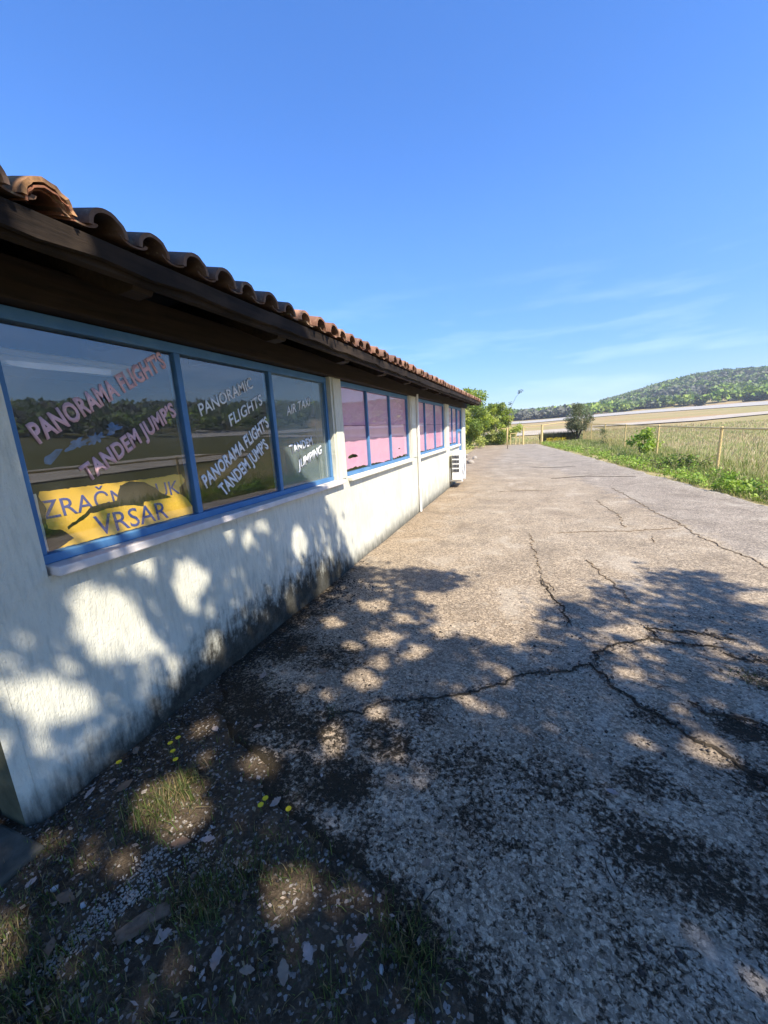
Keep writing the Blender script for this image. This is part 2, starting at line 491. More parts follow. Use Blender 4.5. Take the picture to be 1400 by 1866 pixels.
M['yellow_paint'] = simple('yellow_painted_steel', (.66, .50, .22), .6, .22, 14, .3, .3)
M['rusty_wire'] = simple('yellow_wire', (.50, .36, .14), .7, .25, 9, .3)
M['terracotta'] = simple('terracotta', (.42, .14, .07), .8, .15, 12)
M['stone'] = simple('pale_stone_chip', (.34, .295, .24), .9, .25, 30, .2, .6)
M['bark'] = simple('bark', (.075, .058, .045), .95, .35, 18, .15, 1.0)
M['leaf'] = foliage('leaf', .35)
M['grass'] = foliage('grass_blade', .35)
M['far_leaf'] = foliage('far_leaf', .15, .8, .1)
def make_dry():
    t = NT('dry_leaf'); c = t.attr('Col'); a = t.noise(60, 4)
    return t.fin(t.mix(t.rng(a, .3, .8, 0, .4), c, (.12, .08, .06)), .8, .2)
M['dry'] = make_dry()
M['petal'] = simple('yellow_petal', (.80, .60, .02), .6, .1, 30)
M['stem'] = simple('green_stem', (.10, .18, .04), .6, .2, 20)
M['granite'] = None

# ------------------------------------------------------------------ terrain
def ss(a, b, x):
    t = np.clip((x-a)/(b-a), 0, 1); return t*t*(3-2*t)
AZK = [-180, -120, -60, -20, -8, -1.7, 2.5, 7.5, 8.8, 12.4, 15.4, 18, 20.1, 23.2, 27, 35, 60, 90, 130, 180]
HK = [24, 26, 24, 12, 9, 9.5, 11, 13, 18, 26.5, 33.5, 37, 38, 36, 37, 40, 42, 40, 34, 24]
def terrain(x, y):
    x = np.asarray(x, float); y = np.asarray(y, float)
    r = np.hypot(x, y)
    k = np.clip((r-20)/40, 0, 1)
    z = .025*np.maximum(y-105, 0) + .022*np.maximum(x-3, 0)*k
    z = np.minimum(z, 7.5)
    az = np.degrees(np.arctan2(x, y))
    H = np.interp(az, AZK, HK)
    r0 = np.interp(az, [-180, -20, 0, 8, 24, 32, 60, 100, 180], [190, 225, 232, 255, 258, 235, 150, 150, 190])
    q = np.clip((r-r0)/(500-r0), 0, 1)
    hill = np.maximum(H - 4*k, 0)*(0.35*q + 0.65*q*q*(3-2*q))
    out = z*np.clip(1-q, 0, 1) + hill + np.where(q > 0, z*0, 0)
    far = np.clip((r-520)/700, 0, 1)
    return out*(1-far) + 6*far

def polar_ground():
    rs = np.concatenate([[0.0], np.geomspace(.8, 40, 44), np.linspace(42, 540, 110), np.geomspace(560, 940, 8)])
    na = 300
    an = np.concatenate([np.linspace(-25, 60, 171), np.linspace(60, 335, 139)[1:-1]])
    na = len(an)
    A, Rr = np.meshgrid(np.radians(an), rs)
    X = np.sin(A)*Rr; Y = np.cos(A)*Rr
    Z = terrain(X, Y) - .03
    V = np.stack([X, Y, Z], -1).reshape(-1, 3)
    i, j = np.meshgrid(np.arange(len(rs)-1), np.arange(na), indexing='ij')
    f = np.stack([i*na+j, i*na+(j+1) % na, (i+1)*na+(j+1) % na, (i+1)*na+j], -1).reshape(-1, 4)
    f = f[:, ::-1]
    return tag(np_mesh('ground', V, f, M['field'], smooth=True), kind='structure')
polar_ground()

def drape(name, lower, upper, mat, n=60, m=8, dz=.05):
    lo = np.array(lower, float); up = np.array(upper, float)
    def res(p):
        d = np.concatenate([[0], np.cumsum(np.hypot(*np.diff(p, axis=0).T))]); s = np.linspace(0, d[-1], n)
        return np.stack([np.interp(s, d, p[:, 0]), np.interp(s, d, p[:, 1])], 1)
    lo, up = res(lo), res(up)
    t = np.linspace(0, 1, m)[:, None, None]
    P = lo[None]*(1-t) + up[None]*t
    jit = rng.normal(0, .35, (m, n, 2))*0.0
    P = P + jit
    Z = terrain(P[..., 0], P[..., 1]) + dz
    V = np.concatenate([P, Z[..., None]], -1).reshape(-1, 3)
    i, j = np.meshgrid(np.arange(m-1), np.arange(n-1), indexing='ij')
    f = np.stack([i*n+j, i*n+j+1, (i+1)*n+j+1, (i+1)*n+j], -1).reshape(-1, 4)
    return tag(np_mesh(name, V, f, mat, smooth=True), kind='structure')
drape('runway', [(-60, 158), (-2, 166), (13, 172), (27, 184), (42, 186), (57, 179), (74, 166), (130, 120)],
      [(-60, 203), (-2.6, 210), (15, 224), (34, 246), (54, 249), (77, 246), (104, 230), (170, 170)], M['runway'], dz=.16)
drape('taxiway', [(9, 84), (17, 72), (23, 70), (38, 85), (60, 99), (90, 118)], [(12, 90), (21.5, 95), (36, 106), (49, 110.5), (70, 120), (88, 128)], M['track'], dz=.12)
drape('road', [(-40, 52), (-12, 52), (-.4, 52), (9, 57)], [(-40, 82), (-14, 83), (-.7, 84), (11, 84)], M['track'], dz=.07)
drape('path', [(15, -60), (16.5, -20), (18, 5), (18, 30)], [(24, -60), (26, -20), (28, 5), (29, 30)], M['track'], dz=.05)

# ------------------------------------------------------------------ apron of worn concrete
EDGE_Y = [-3, 2, 5, 7.75, 9.2, 11.55, 16.1, 20.7, 28.2, 31]
EDGE_X = [4.6, 4.2, 3.85, 3.62, 3.43, 3.13, 2.61, 2.0, .95, .6]
def apron_right(y): return np.interp(y, EDGE_Y, EDGE_X)
LE_Y = [-3, .2, .62, .80, .93, 1.12, 1.45, 1.7, 12.8, 13.4, 18, 22, 30.5]
LE_X = [.4, .15, -.12, -.27, -.58, -1.1, -1.62, -1.9, -1.9, -2.6, -2.7, -3.2, -3.6]
def apron_left(y): return np.interp(y, LE_Y, LE_X)
MOSSP = [(-.74,1.22,.24,.62),(-.94,1.19,.2,.5),(-1.05,1.46,.3,.55),(-1.38,1.48,.35,.6),(-.13,1.24,.3,.36),(.42,1.29,.3,.5),(.57,1.27,.26,.5),(1.02,2.06,.16,.66),(1.2,1.98,.18,.66),(.93,1.74,.2,.5),(.11,1.48,.3,.4),(-.23,1.46,.3,.42),(-.64,1.5,.28,.48),(-1.6,1.56,.35,.6),(-1.25,2.07,.3,.5),(-1.63,2.11,.35,.6),(.75,1.15,.26,.5),(.3,1.0,.25,.36),(1.15,1.6,.25,.5),(-1.7,2.6,.25,.5),(1.0,1.35,.3,.52),(-.5,1.75,.2,.4),(.62,2.04,.12,.5),(.5,1.62,.2,.45),(1.3,2.5,.2,.5)]
def make_apron():
    ys = [-1.6]
    while ys[-1] < 30.6: ys.append(ys[-1] + max(.035, .014*abs(ys[-1])))
    ys = np.array(ys); nx = 170
    u = np.linspace(0, 1, nx)
    Yg, U = np.meshgrid(ys, u, indexing='ij')
    l = apron_left(ys)[:, None]; r = apron_right(ys)[:, None]
    rn = np.array([noise.fractal(Vector((3.1, y*1.3, 0)), 1, 2, 5) for y in ys])[:, None]
    ln = np.array([noise.fractal(Vector((9.1, y*4, 0)), 1, 2, 5) for y in ys])[:, None]
    r = r + rn*.10
    l = l + ln*.2*(ys[:, None] < 1.7) + ln*.3*(ys[:, None] > 13)
    X = l + (r-l)*U
    Z = np.array([noise.fractal(Vector((x*1.1, y*1.1, 4)), .9, 2, 5) for x, y in zip(X.ravel(), Yg.ravel())]).reshape(X.shape)*.008
    d = np.minimum(X-l, r-X)
    Z = Z + .012 - .03*np.exp(-np.maximum(d, 0)/.02)
    V = np.stack([X, Yg, Z], -1).reshape(-1, 3)
    n = len(ys)
    i, j = np.meshgrid(np.arange(n-1), np.arange(nx-1), indexing='ij')
    f = np.stack([i*nx+j, i*nx+j+1, (i+1)*nx+j+1, (i+1)*nx+j], -1).reshape(-1, 4)
    m = np.zeros(X.shape)
    for x, y, s, w in MOSSP:
        m = np.maximum(m, np.exp(-(((X-x)/s)**2 + ((Yg-y)/(s*.8))**2))*w)
    m = np.maximum(m, .15*ss(3.4, 1.6, Yg) + .11*ss(1.9, 1.0, Yg))
    wd = X + 1.85
    m = np.maximum(m, np.exp(-np.maximum(wd, 0)/.3)*np.interp(Yg, [0, 2.5, 3.6, 4.5, 9, 12], [.8, .7, .4, .15, .1, .15]))
    m = np.maximum(m, np.exp(-np.maximum(X-l, 0)/.34)*ss(2.6, 1.4, Yg)*.78)
    m = m - .12*(Yg > 4.2)
    o = np_mesh('apron', V, f, M['concrete'], smooth=True, cols=np.stack([m.ravel(), m.ravel(), (np.exp(-np.maximum(r-X, 0)/.2)*(Yg > 5)).ravel()], 1), attr='Moss')
    return tag(o, kind='structure')
make_apron()

CRACKS = [([(-.95,1.62),(-.84,1.67),(-.61,1.81),(-.44,1.87),(-.32,1.95),(-.17,2.05),(0,2.21),(.18,2.3),(.39,2.43)], .016),
 ([(.4,2.43),(.48,2.59),(.67,2.74),(.8,2.84),(.87,2.81),(1.02,2.82),(1.19,2.82)], .015), ([(.81,3.04),(.84,2.84)], .024),
 ([(.82,3.01),(.97,2.99),(1.08,3.0),(1.19,3.0),(1.33,2.97)], .025), ([(.39,2.43),(.44,2.35),(.51,2.19),(.59,2.09),(.66,2.04),(.72,1.97),(.8,1.91),(.86,1.81),(1.05,1.62)], .022),
 ([(.62,4.47),(.69,4.1),(.75,3.83),(.81,3.63),(.82,3.37)], .014), ([(.05,5.47),(.11,4.42),(.18,3.78),(.23,3.56)], .008), ([(.16,3.78),(.24,3.3),(.3,3.14),(.31,2.89)], .016),
 ([(.41,5.56),(.88,5.72),(1.32,5.78),(1.91,6.04)], .010), ([(1.75,9.5),(1.85,8.2),(1.92,7.08),(1.99,6.45),(2.03,5.49),(2.12,4.96),(2.19,4.55),(2.3,4.0)], .014),
 ([(.81,2.21),(.88,2.15),(1.0,2.14),(1.1,2.08)], .018), ([(1.2,2.75),(1.29,2.71),(1.39,2.74),(1.6,2.7)], .022),
 ([(1.5,5.54),(1.47,5.26)], .01), ([(-.6,9.0),(-.1,9.2),(.5,9.1)], .008), ([(.6,11.2),(1.5,11.6),(2.6,11.4)], .02),
 ([(.2,14.2),(.9,14.0),(1.5,14.3)], .03), ([(1.2,8.0),(1.35,6.9),(1.3,6.0)], .008)]
def make_cracks(name, sel, mat):
    VV, FF, b = [], [], 0
    for pts, w in [c for c in CRACKS if sel(c[1])]:
        p = np.array(pts); d = np.concatenate([[0], np.cumsum(np.hypot(*np.diff(p, axis=0).T))])
        n = max(6, int(d[-1]/.018)); s = np.linspace(0, d[-1], n)
        q = np.stack([np.interp(s, d, p[:, 0]), np.interp(s, d, p[:, 1])], 1)
        for i in range(n):
            k = Vector((q[i, 0]*9, q[i, 1]*9, w*99))
            q[i] += np.array([noise.fractal(k, .8, 2, 4), noise.fractal(k + Vector((7, 3, 1)), .8, 2, 4)])*.045
        tg = np.gradient(q, axis=0); nr = np.stack([-tg[:, 1], tg[:, 0]], 1); nr /= np.maximum(np.linalg.norm(nr, axis=1, keepdims=True), 1e-6)
        e = np.minimum(1, np.minimum(s, d[-1]-s)/.08+.15)
        gap = np.array([min(1, max(.0, (noise.noise(Vector((x*2.3, y*2.3, 4)))+.28)*3)) for x, y in q]) if w <= .014 else 1.0
        wl_ = np.array([abs(noise.noise(Vector((x*22, y*22, 1))))*1.6+.25 for x, y in q])*w*e*(.62 if w > .014 else .55)*gap
        wr_ = np.array([abs(noise.noise(Vector((x*22, y*22, 9))))*1.6+.25 for x, y in q])*w*e*(.62 if w > .014 else .55)*gap
        a = q + nr*wl_[:, None]; c = q - nr*wr_[:, None]
        V = np.concatenate([np.c_[a, np.full(n, .0155)], np.c_[q, np.full(n, .024)], np.c_[c, np.full(n, .0155)]])
        i = np.arange(n-1)
        F = np.concatenate([np.stack([i+n, i+n+1, i+1, i], 1), np.stack([i+2*n, i+2*n+1, i+n+1, i+n], 1)])
        VV.append(V); FF.append(F+b); b += len(V)
    V = np.concatenate(VV)
    V[:, 2] += np.array([noise.fractal(Vector((x*1.1, y*1.1, 4)), .9, 2, 5) for x, y in V[:, :2]])*.008
    o = np_mesh(name, V, np.concatenate(FF), mat)
    tag(o, kind='structure')
make_cracks('apron_cracks', lambda w: w > .014, M['dirt_strip'])
make_cracks('apron_seams', lambda w: w <= .014, simple('seam_dirt', (.20, .15, .10), .95, .4, 30, .1, .6))

# soil bed at the wall corner
def make_soil_bed():
    xs = np.arange(-4.2, .9, .035); ys = np.arange(-1.6, 2.0, .035)
    X, Y = np.meshgrid(xs, ys, indexing='ij')
    Z = np.array([noise.fractal(Vector((x*5, y*5, 2)), .8, 2, 5) for x, y in zip(X.ravel(), Y.ravel())]).reshape(X.shape)*.018 + .004 - .045*np.clip((X - apron_left(Y) - .05)/.3, 0, 1)
    n, m = X.shape
    i, j = np.meshgrid(np.arange(n-1), np.arange(m-1), indexing='ij')
    f = np.stack([i*m+j, (i+1)*m+j, (i+1)*m+j+1, i*m+j+1], -1).reshape(-1, 4)
    tag(np_mesh('soil', np.stack([X, Y, Z], -1).reshape(-1, 3), f, M['soil'], smooth=True), kind='structure')
make_soil_bed()

# ------------------------------------------------------------------ building
XW = -1.85                      # outer face of the front wall
B = empty('long_low_building', (XW, 0.66, 0), 'long low cream building with blue framed windows and a clay tile roof', 'building')
B_INV = Matrix.Translation((-XW, -0.66, 0))
def part(mb, name, mat, parent=B, **k):
    o = mb.build(name, mat, parent, **k)
    base = parent
    while base.parent: base = base.parent
    if parent is B: o.matrix_parent_inverse = B_INV
    return o
Z0, Z1 = .99, 2.06
WIN = [(.92, 3.56), (3.80, 6.36), (6.72, 9.33), (9.75, 11.19)]
DOOR = (11.24, 11.90)
Y_END = 12.46

def cells_wall(name, ybr, zbr, solid, x0, x1, mat):
    """wall of solid cells with no inner faces"""
    mb = MB()
    ny, nz = len(ybr)-1, len(zbr)-1
    S = lambda i, j: 0 <= i < ny and 0 <= j < nz and solid(i, j)
    for i in range(ny):
        for j in range(nz):
            if not S(i, j): continue
            a, b, c, d = ybr[i], ybr[i+1], zbr[j], zbr[j+1]
            mb.add([(x1,a,c),(x1,b,c),(x1,b,d),(x1,a,d)], [(0,1,2,3)])
            mb.add([(x0,a,c),(x0,b,c),(x0,b,d),(x0,a,d)], [(3,2,1,0)])
            if not S(i-1, j): mb.add([(x0,a,c),(x1,a,c),(x1,a,d),(x0,a,d)], [(0,1,2,3)])
            if not S(i+1, j): mb.add([(x0,b,c),(x1,b,c),(x1,b,d),(x0,b,d)], [(3,2,1,0)])
            if not S(i, j-1): mb.add([(x0,a,c),(x1,a,c),(x1,b,c),(x0,b,c)], [(3,2,1,0)])
            if not S(i, j+1): mb.add([(x0,a,d),(x1,a,d),(x1,b,d),(x0,b,d)], [(0,1,2,3)])
    return part(mb, name, mat)
ybr = [.705, .92, 3.56, 3.80, 6.36, 6.72, 9.33, 9.75, 11.24, 11.90, Y_END]
zbr = [-.1, Z0, Z1]
def solid(i, j):
    if i == 8: return False
    if j == 0: return True
    return i in (0, 2, 4, 6, 9)
cells_wall('front_wall', ybr, zbr, solid, XW-.2, XW, M['plaster'])
mb = MB()
mb.add([(XW-.035,.66,-.1),(XW-.001,.704,-.1),(XW-.2,.704,-.1),(XW-.2,.66,-.1),(XW-.035,.66,2.06),(XW-.001,.704,2.06),(XW-.2,.704,2.06),(XW-.2,.66,2.06)],
       [(0,1,5,4),(4,5,6,7)])
mb.add([(XW-.035,.66,-.1),(XW-.2,.66,-.1),(XW-.035,.66,2.06),(XW-.2,.66,2.06)], [(1,0,2,3)], 1)  # side face in a darker olive than the front plaster
M['olive'] = simple('olive_plaster', (.10, .095, .055), .95, .35, 7, .1, .8)
part(mb, 'corner_edge', [M['plaster'], M['olive']])
# rough pilaster strips on the front of the pillars
for k, (a, b) in enumerate(((3.60, 3.76), (6.40, 6.66), (9.40, 9.70))):
    mb = MB(); mb.box(XW-.002, XW+.014, a, b, 1.03, 2.05); part(mb, 'pilaster', M['plaster'], bevel=.006)
# remaining walls, inner room
mb = MB()
mb.box(-6.2, -6.0, .66, Y_END, -.1, 2.2)                 # back
mb.box(-6.0, XW-.2, Y_END-.2, Y_END, -.1, 2.2)           # far gable
part(mb, 'rear_wall', M['plaster'])
mb = MB(); mb.box(-6.0, XW-.201, .86, 1.02, -.1, 2.4); part(mb, 'side_wall', M['olive'])
mb = MB(); mb.box(-5.9, -2.08, .855, .859, 0, 2.05); part(mb, 'side_door', M['wood'])
mb = MB()
mb.box(-5.995, XW-.21, 1.03, Y_END-.21, -.02, .03)       # floor
mb.box(-5.995, XW-.21, 1.03, Y_END-.21, 2.42, 2.44)      # ceiling
mb.box(-5.995, -5.96, 1.03, Y_END-.21, .03, 2.42)
mb.box(-5.96, XW-.21, 1.025, 1.04, .03, 2.42)
mb.box(-5.96, XW-.21, Y_END-.24, Y_END-.215, .03, 2.42)
room = part(mb, 'interior', M['room'])
mb = MB(); mb.box(-2.99, -2.94, 1.30, 2.35, 2.02, 2.075); mb.box(-3.02, -2.91, 1.28, 2.37, 2.075, 2.11)
part(mb, 'streak_bar', M['tube'], bevel=.01)  # unlit white bar added for the bright streak in the first pane
# gable triangle walls
def roofz(x): return 2.203 + (-1.36 - x)*math.tan(R(17))
# fascia / eaves timber
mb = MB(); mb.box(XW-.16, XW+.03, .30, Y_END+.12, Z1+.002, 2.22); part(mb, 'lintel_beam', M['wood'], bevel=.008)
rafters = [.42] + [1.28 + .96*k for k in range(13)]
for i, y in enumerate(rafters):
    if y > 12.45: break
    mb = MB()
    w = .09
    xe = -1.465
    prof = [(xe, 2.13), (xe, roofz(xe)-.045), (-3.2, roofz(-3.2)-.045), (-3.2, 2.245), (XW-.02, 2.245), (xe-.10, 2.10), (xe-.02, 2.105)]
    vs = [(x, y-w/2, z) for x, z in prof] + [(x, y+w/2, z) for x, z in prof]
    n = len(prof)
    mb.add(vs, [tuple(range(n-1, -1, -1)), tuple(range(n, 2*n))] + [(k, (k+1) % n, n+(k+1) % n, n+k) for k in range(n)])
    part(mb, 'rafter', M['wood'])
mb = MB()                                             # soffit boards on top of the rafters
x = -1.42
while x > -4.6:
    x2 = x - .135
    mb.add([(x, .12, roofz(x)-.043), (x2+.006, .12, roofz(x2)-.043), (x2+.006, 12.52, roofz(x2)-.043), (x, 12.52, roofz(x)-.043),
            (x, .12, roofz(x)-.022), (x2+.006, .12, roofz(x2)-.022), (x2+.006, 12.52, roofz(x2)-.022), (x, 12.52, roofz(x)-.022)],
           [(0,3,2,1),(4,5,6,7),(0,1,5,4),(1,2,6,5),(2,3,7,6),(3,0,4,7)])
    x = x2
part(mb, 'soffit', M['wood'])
# fascia: rough board in lengths, slightly uneven
mb = MB()
y = .10; k = 0
while y < 12.48:
    y2 = min(y + random.uniform(1.6, 2.6), 12.54)
    dz = random.uniform(-.008, .008); dx = random.uniform(-.006, .006)
    nseg = 10; vs = []
    for s in range(nseg+1):
        yy = y + (y2-.004-y)*s/nseg
        wz = noise.noise(Vector((0, yy*5, 5)))*.02
        for px, pz in ((-1.416+dx, 2.138+dz+wz), (-1.390+dx, 2.138+dz+wz), (-1.390+dx, 2.204+dz), (-1.416+dx, 2.204+dz)):
            vs.append((px, yy, pz))
    fs = [(s*4+q, s*4+(q+1) % 4, s*4+4+(q+1) % 4, s*4+4+q) for s in range(nseg) for q in range(4)] + [(3,2,1,0), (nseg*4, nseg*4+1, nseg*4+2, nseg*4+3)]
    mb.add(vs, fs); y = y2
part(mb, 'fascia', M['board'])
mb = MB()                                             # thin batten below the fascia, under the tiles
mb.box(-1.46, -1.42, .14, 12.5, 2.115, 2.145)
part(mb, 'batten', M['board'])

# clay barrel tiles
def make_roof():
    VV, FF, CC = [], [], []; b = 0
    pitch, sl = .180, math.tan(R(17))
    ca, sa = math.cos(R(17)), math.sin(R(17))
    ncol = int(12.25/pitch); L = .42; step = .34; nrow = 13
    NS = 14
    pal = [(.33,.165,.105), (.40,.22,.14), (.27,.135,.09), (.42,.26,.17), (.22,.12,.09), (.34,.19,.13)]
    def shell(cx_lo, y, lift_lo, lift_hi, r_lo, r_hi, up, ln, colr, tilt, thick=.014, broken=False):
        nonlocal b
        nl = 4
        rows = []
        for i in range(nl+1):
            t = i/nl
            d = ln*t
            r = r_lo + (r_hi-r_lo)*t
            lift = lift_lo + (lift_hi-lift_lo)*t
            for rr in (r, r-thick):
                for k in range(NS+1):
                    a = math.pi*k/NS
                    yy = y + math.cos(a)*rr + tilt*t
                    hh = math.sin(a)*rr*(1.0 if up else -.42)
                    dd = d
                    if i == 0:
                        dd += noise.noise(Vector((y*13, k*.6, 3)))*(.03 if broken else .006)
                        if broken: hh *= .96 + .08*noise.noise(Vector((k*1.3, y, 2)))
                    X = cx_lo - dd*ca - hh*sa*0.0
                    Zz = roofz(cx_lo) + dd*sa + hh + lift
                    rows.append((X, yy, Zz))
        V = np.array(rows); w = 2*(NS+1); F = []
        for i in range(nl):
            for k in range(NS):
                F.append((i*w+k, i*w+k+1, (i+1)*w+k+1, (i+1)*w+k))
                F.append((i*w+NS+1+k, (i+1)*w+NS+1+k, (i+1)*w+NS+2+k, i*w+NS+2+k))
            for k in (0, NS):
                F.append((i*w+k, (i+1)*w+k, (i+1)*w+NS+1+k, i*w+NS+1+k))
        for i in (0, nl):
            for k in range(NS):
                F.append((i*w+k, i*w+NS+1+k, i*w+NS+2+k, i*w+k+1))
        VV.append(V); FF.append(np.array(F)+b); b += len(V)
        CC.append(np.tile(np.array(colr), (len(V), 1)))
    for c in range(ncol+1):
        y = .20 + c*pitch
        for rrow in range(nrow):
            x0 = -1.36 - rrow*step*ca
            j = random.uniform(-.014, .014) if rrow == 0 else 0
            col = random.choice(pal); f = random.uniform(.75, 1.15); col = tuple(q*f for q in col)
            shadowed = y < 2.3  # tree shade on the near eave tiles is put into their colour
            if rrow == 0 and shadowed: col = tuple(q*.6 for q in (.30, .2, .15))
            br = rrow == 0 and c in (4,)
            if br: col = (.46, .25, .12)
            if rrow < 3 or rrow == nrow-1 or True:
                shell(x0 + j + random.uniform(-.012, .012), y + random.uniform(-.008, .008), .02, .0, .070*random.uniform(.94, 1.07), .058, True, L, col, random.uniform(-.01, .01), broken=br)
                col2 = tuple(q*random.uniform(.7, 1.0) for q in random.choice(pal))
                if rrow == 0 and shadowed: col2 = (.16, .10, .07)
                shell(x0 + random.uniform(-.012, .0) - .015, y + pitch/2, .030, .018, .056, .066, False, L, col2, 0)
            if br:
                for q in range(3):   # flaked layers in the crumbling tile's mouth
                    shell(x0 - .01 - .012*q, y - .004, .006 + random.uniform(-.006, .006), 0, .066 - .008*q, .05, True, .16, (.5, .32, .2) if q % 2 else (.40, .16, .09), 0, .006, True)
    o = np_mesh('tile_roof', np.concatenate(VV), np.concatenate(FF), M['tile'], cols=np.concatenate(CC), smooth=True)
    o.parent = B; o.matrix_parent_inverse = B_INV
    md = o.modifiers.new('split', 'EDGE_SPLIT'); md.split_angle = R(50)
    return o
roof = make_roof()

# windows
XG = -1.912
def quad_map(o2d, BL, BR, TL):
    """affine: local (u,v) in 0..1 -> (y,z)"""
    BL, BR, TL = (np.array(p) for p in (BL, BR, TL))
    return lambda u, v: BL + u*(BR-BL) + v*(TL-BL)
def text_mesh(body, bold, cap=True):
    cu = bpy.data.curves.new('txt', 'FONT'); cu.body = body; cu.size = 1; cu.offset = bold; cu.extrude = 0
    cu.resolution_u = 3
    cu.space_character = 1.0 + bold*1.2
    ob = bpy.data.objects.new('txt', cu); COL.objects.link(ob)
    dg = bpy.context.evaluated_depsgraph_get(); dg.update()
    me = bpy.data.meshes.new_from_object(ob.evaluated_get(dg))
    bpy.data.objects.remove(ob); bpy.data.curves.remove(cu)
    return me
def capbox(me, body):
    xs = [v.co.x for v in me.vertices]
    cu_h = 0.0
    me2 = text_mesh('H', 0); zs = [v.co.y for v in me2.vertices]; bpy.data.meshes.remove(me2)
    return min(xs), max(xs), min(zs), max(zs)
def flat_text(name, body, BL, BR, TL, mat, parent, x, bold=.02, hole=None, th=.0006):
    me = text_mesh(body, bold)
    x0, x1, z0, z1 = capbox(me, body)
    fm = quad_map(None, BL, BR, TL)
    bm = bmesh.new(); bm.from_mesh(me)
    bmesh.ops.triangulate(bm, faces=bm.faces[:])
    for v in bm.verts:
        u = (v.co.x-x0)/(x1-x0); w = (v.co.y-z0)/(z1-z0)
        yz = fm(u, w)
        v.co = Vector((x, yz[0], yz[1]))
    if hole:
        for _ in range(7):
            es = [e for e in bm.edges if e.calc_length() > .006]
            if not es: break
            bmesh.ops.subdivide_edges(bm, edges=es, cuts=1)
            bmesh.ops.triangulate(bm, faces=[f for f in bm.faces if len(f.verts) > 3])
        dead = [f for f in bm.faces if any(inside(f.calc_center_median().y, f.calc_center_median().z, h) == s for h, s in hole)]
        bmesh.ops.delete(bm, geom=dead, context='FACES')
    bm.to_mesh(me); bm.free()
    o = link(name, me, mat, parent)
    m = o.modifiers.new('thick', 'SOLIDIFY'); m.thickness = th; m.offset = 0
    return o
def inside(y, z, poly):
    c = False; n = len(poly); j = n-1
    for i in range(n):
        yi, zi = poly[i]; yj, zj = poly[j]
        if (zi > z) != (zj > z) and y < (yj-yi)*(z-zi)/(zj-zi)+yi: c = not c
        j = i
    return c
def ragged(poly, amp=.004, step=.012, seed=0):
    out = []
    n = len(poly)
    for i in range(n):
        a = np.array(poly[i]); b = np.array(poly[(i+1) % n]); k = max(1, int(np.hypot(*(b-a))/step))
        for s in range(k):
            p = a + (b-a)*s/k
            out.append((p[0] + amp*noise.noise(Vector((p[0]*70, p[1]*70, seed))), p[1] + amp*noise.noise(Vector((p[0]*70, p[1]*70, seed+5)))))
    return out
def flat_poly(name, loops, x, mat, parent, th=.0008):
    bm = bmesh.new(); es = []
    for lp in loops:
        vs = [bm.verts.new((x, p[0], p[1])) for p in lp]
        es += [bm.edges.new((vs[i], vs[(i+1) % len(vs)])) for i in range(len(vs))]
    bmesh.ops.triangle_fill(bm, use_beauty=True, use_dissolve=False, edges=es)
    me = bpy.data.meshes.new(name); bm.to_mesh(me); bm.free()
    o = link(name, me, mat, parent)
    m = o.modifiers.new('thick', 'SOLIDIFY'); m.thickness = th; m.offset = 0
    return o

FW = .040
def make_window(a, b, zb, zt, mulls, name='window', label=None):
    mb = MB(); x0, x1 = -1.955, -1.890
    mb.box(x0, x1, a, b, zt-.052, zt)                # head
    mb.box(x0, x1+.003, a, b, zb, zb+FW)             # bottom rail
    ys = [a] + list(mulls) + [b]
    mb.box(x0, x1-.002, a, a+FW, zb+FW, zt-.052)
    mb.box(x0, x1-.002, b-FW, b, zb+FW, zt-.052)
    for m in mulls: mb.box(x0, x1-.002, m-FW/2, m+FW/2, zb+FW, zt-.052)
    W = part(mb, name, M['blue'], bevel=.004)
    if label: W['label'] = label
    panes = []
    for i in range(len(ys)-1):
        l = ys[i] + (FW if i == 0 else FW/2); r = ys[i+1] - (FW if i == len(ys)-2 else FW/2)
        g = MB(); g.box(XG-.004, XG, l-.006, r+.006, zb+FW-.006, zt-.046)
        o = g.build('pane', M['glass_film'] if (name == 'window' and l > 2.6 and l < 3) else M['glass'], W); panes.append((l, r))
    return W, panes
def sill(W, a, b, mat, z=Z0, th=.042, pr=.055, l=0, r=0):
    mb = MB(); mb.box(-1.93, XW+pr, a-l, b+r, z-.002, z+th-.003)
    return mb.build('sill', mat, W, bevel=.006)
W1, P1 = make_window(.92, 3.56, 1.03, 2.055, [1.79, 2.655], label='wide blue window with lettering and a torn yellow poster')
sill(W1, .935, 3.66, M['sill_white'])
W2, P2 = make_window(3.80, 6.36, 1.03, 2.055, [4.60, 5.46], label='first pink covered window behind the lettered one')
sill(W2, 3.82, 6.34, M['sill_cream'])
W3, P3 = make_window(6.72, 9.33, 1.03, 2.055, [7.55, 8.42], label='second pink covered window')
sill(W3, 6.75, 9.33, M['sill_cream'])
W4, P4 = make_window(9.75, 11.18, 1.03, 2.055, [10.47], label='short pink covered window beside the blue door')
sill(W4, 9.76, 11.17, M['sill_cream'])
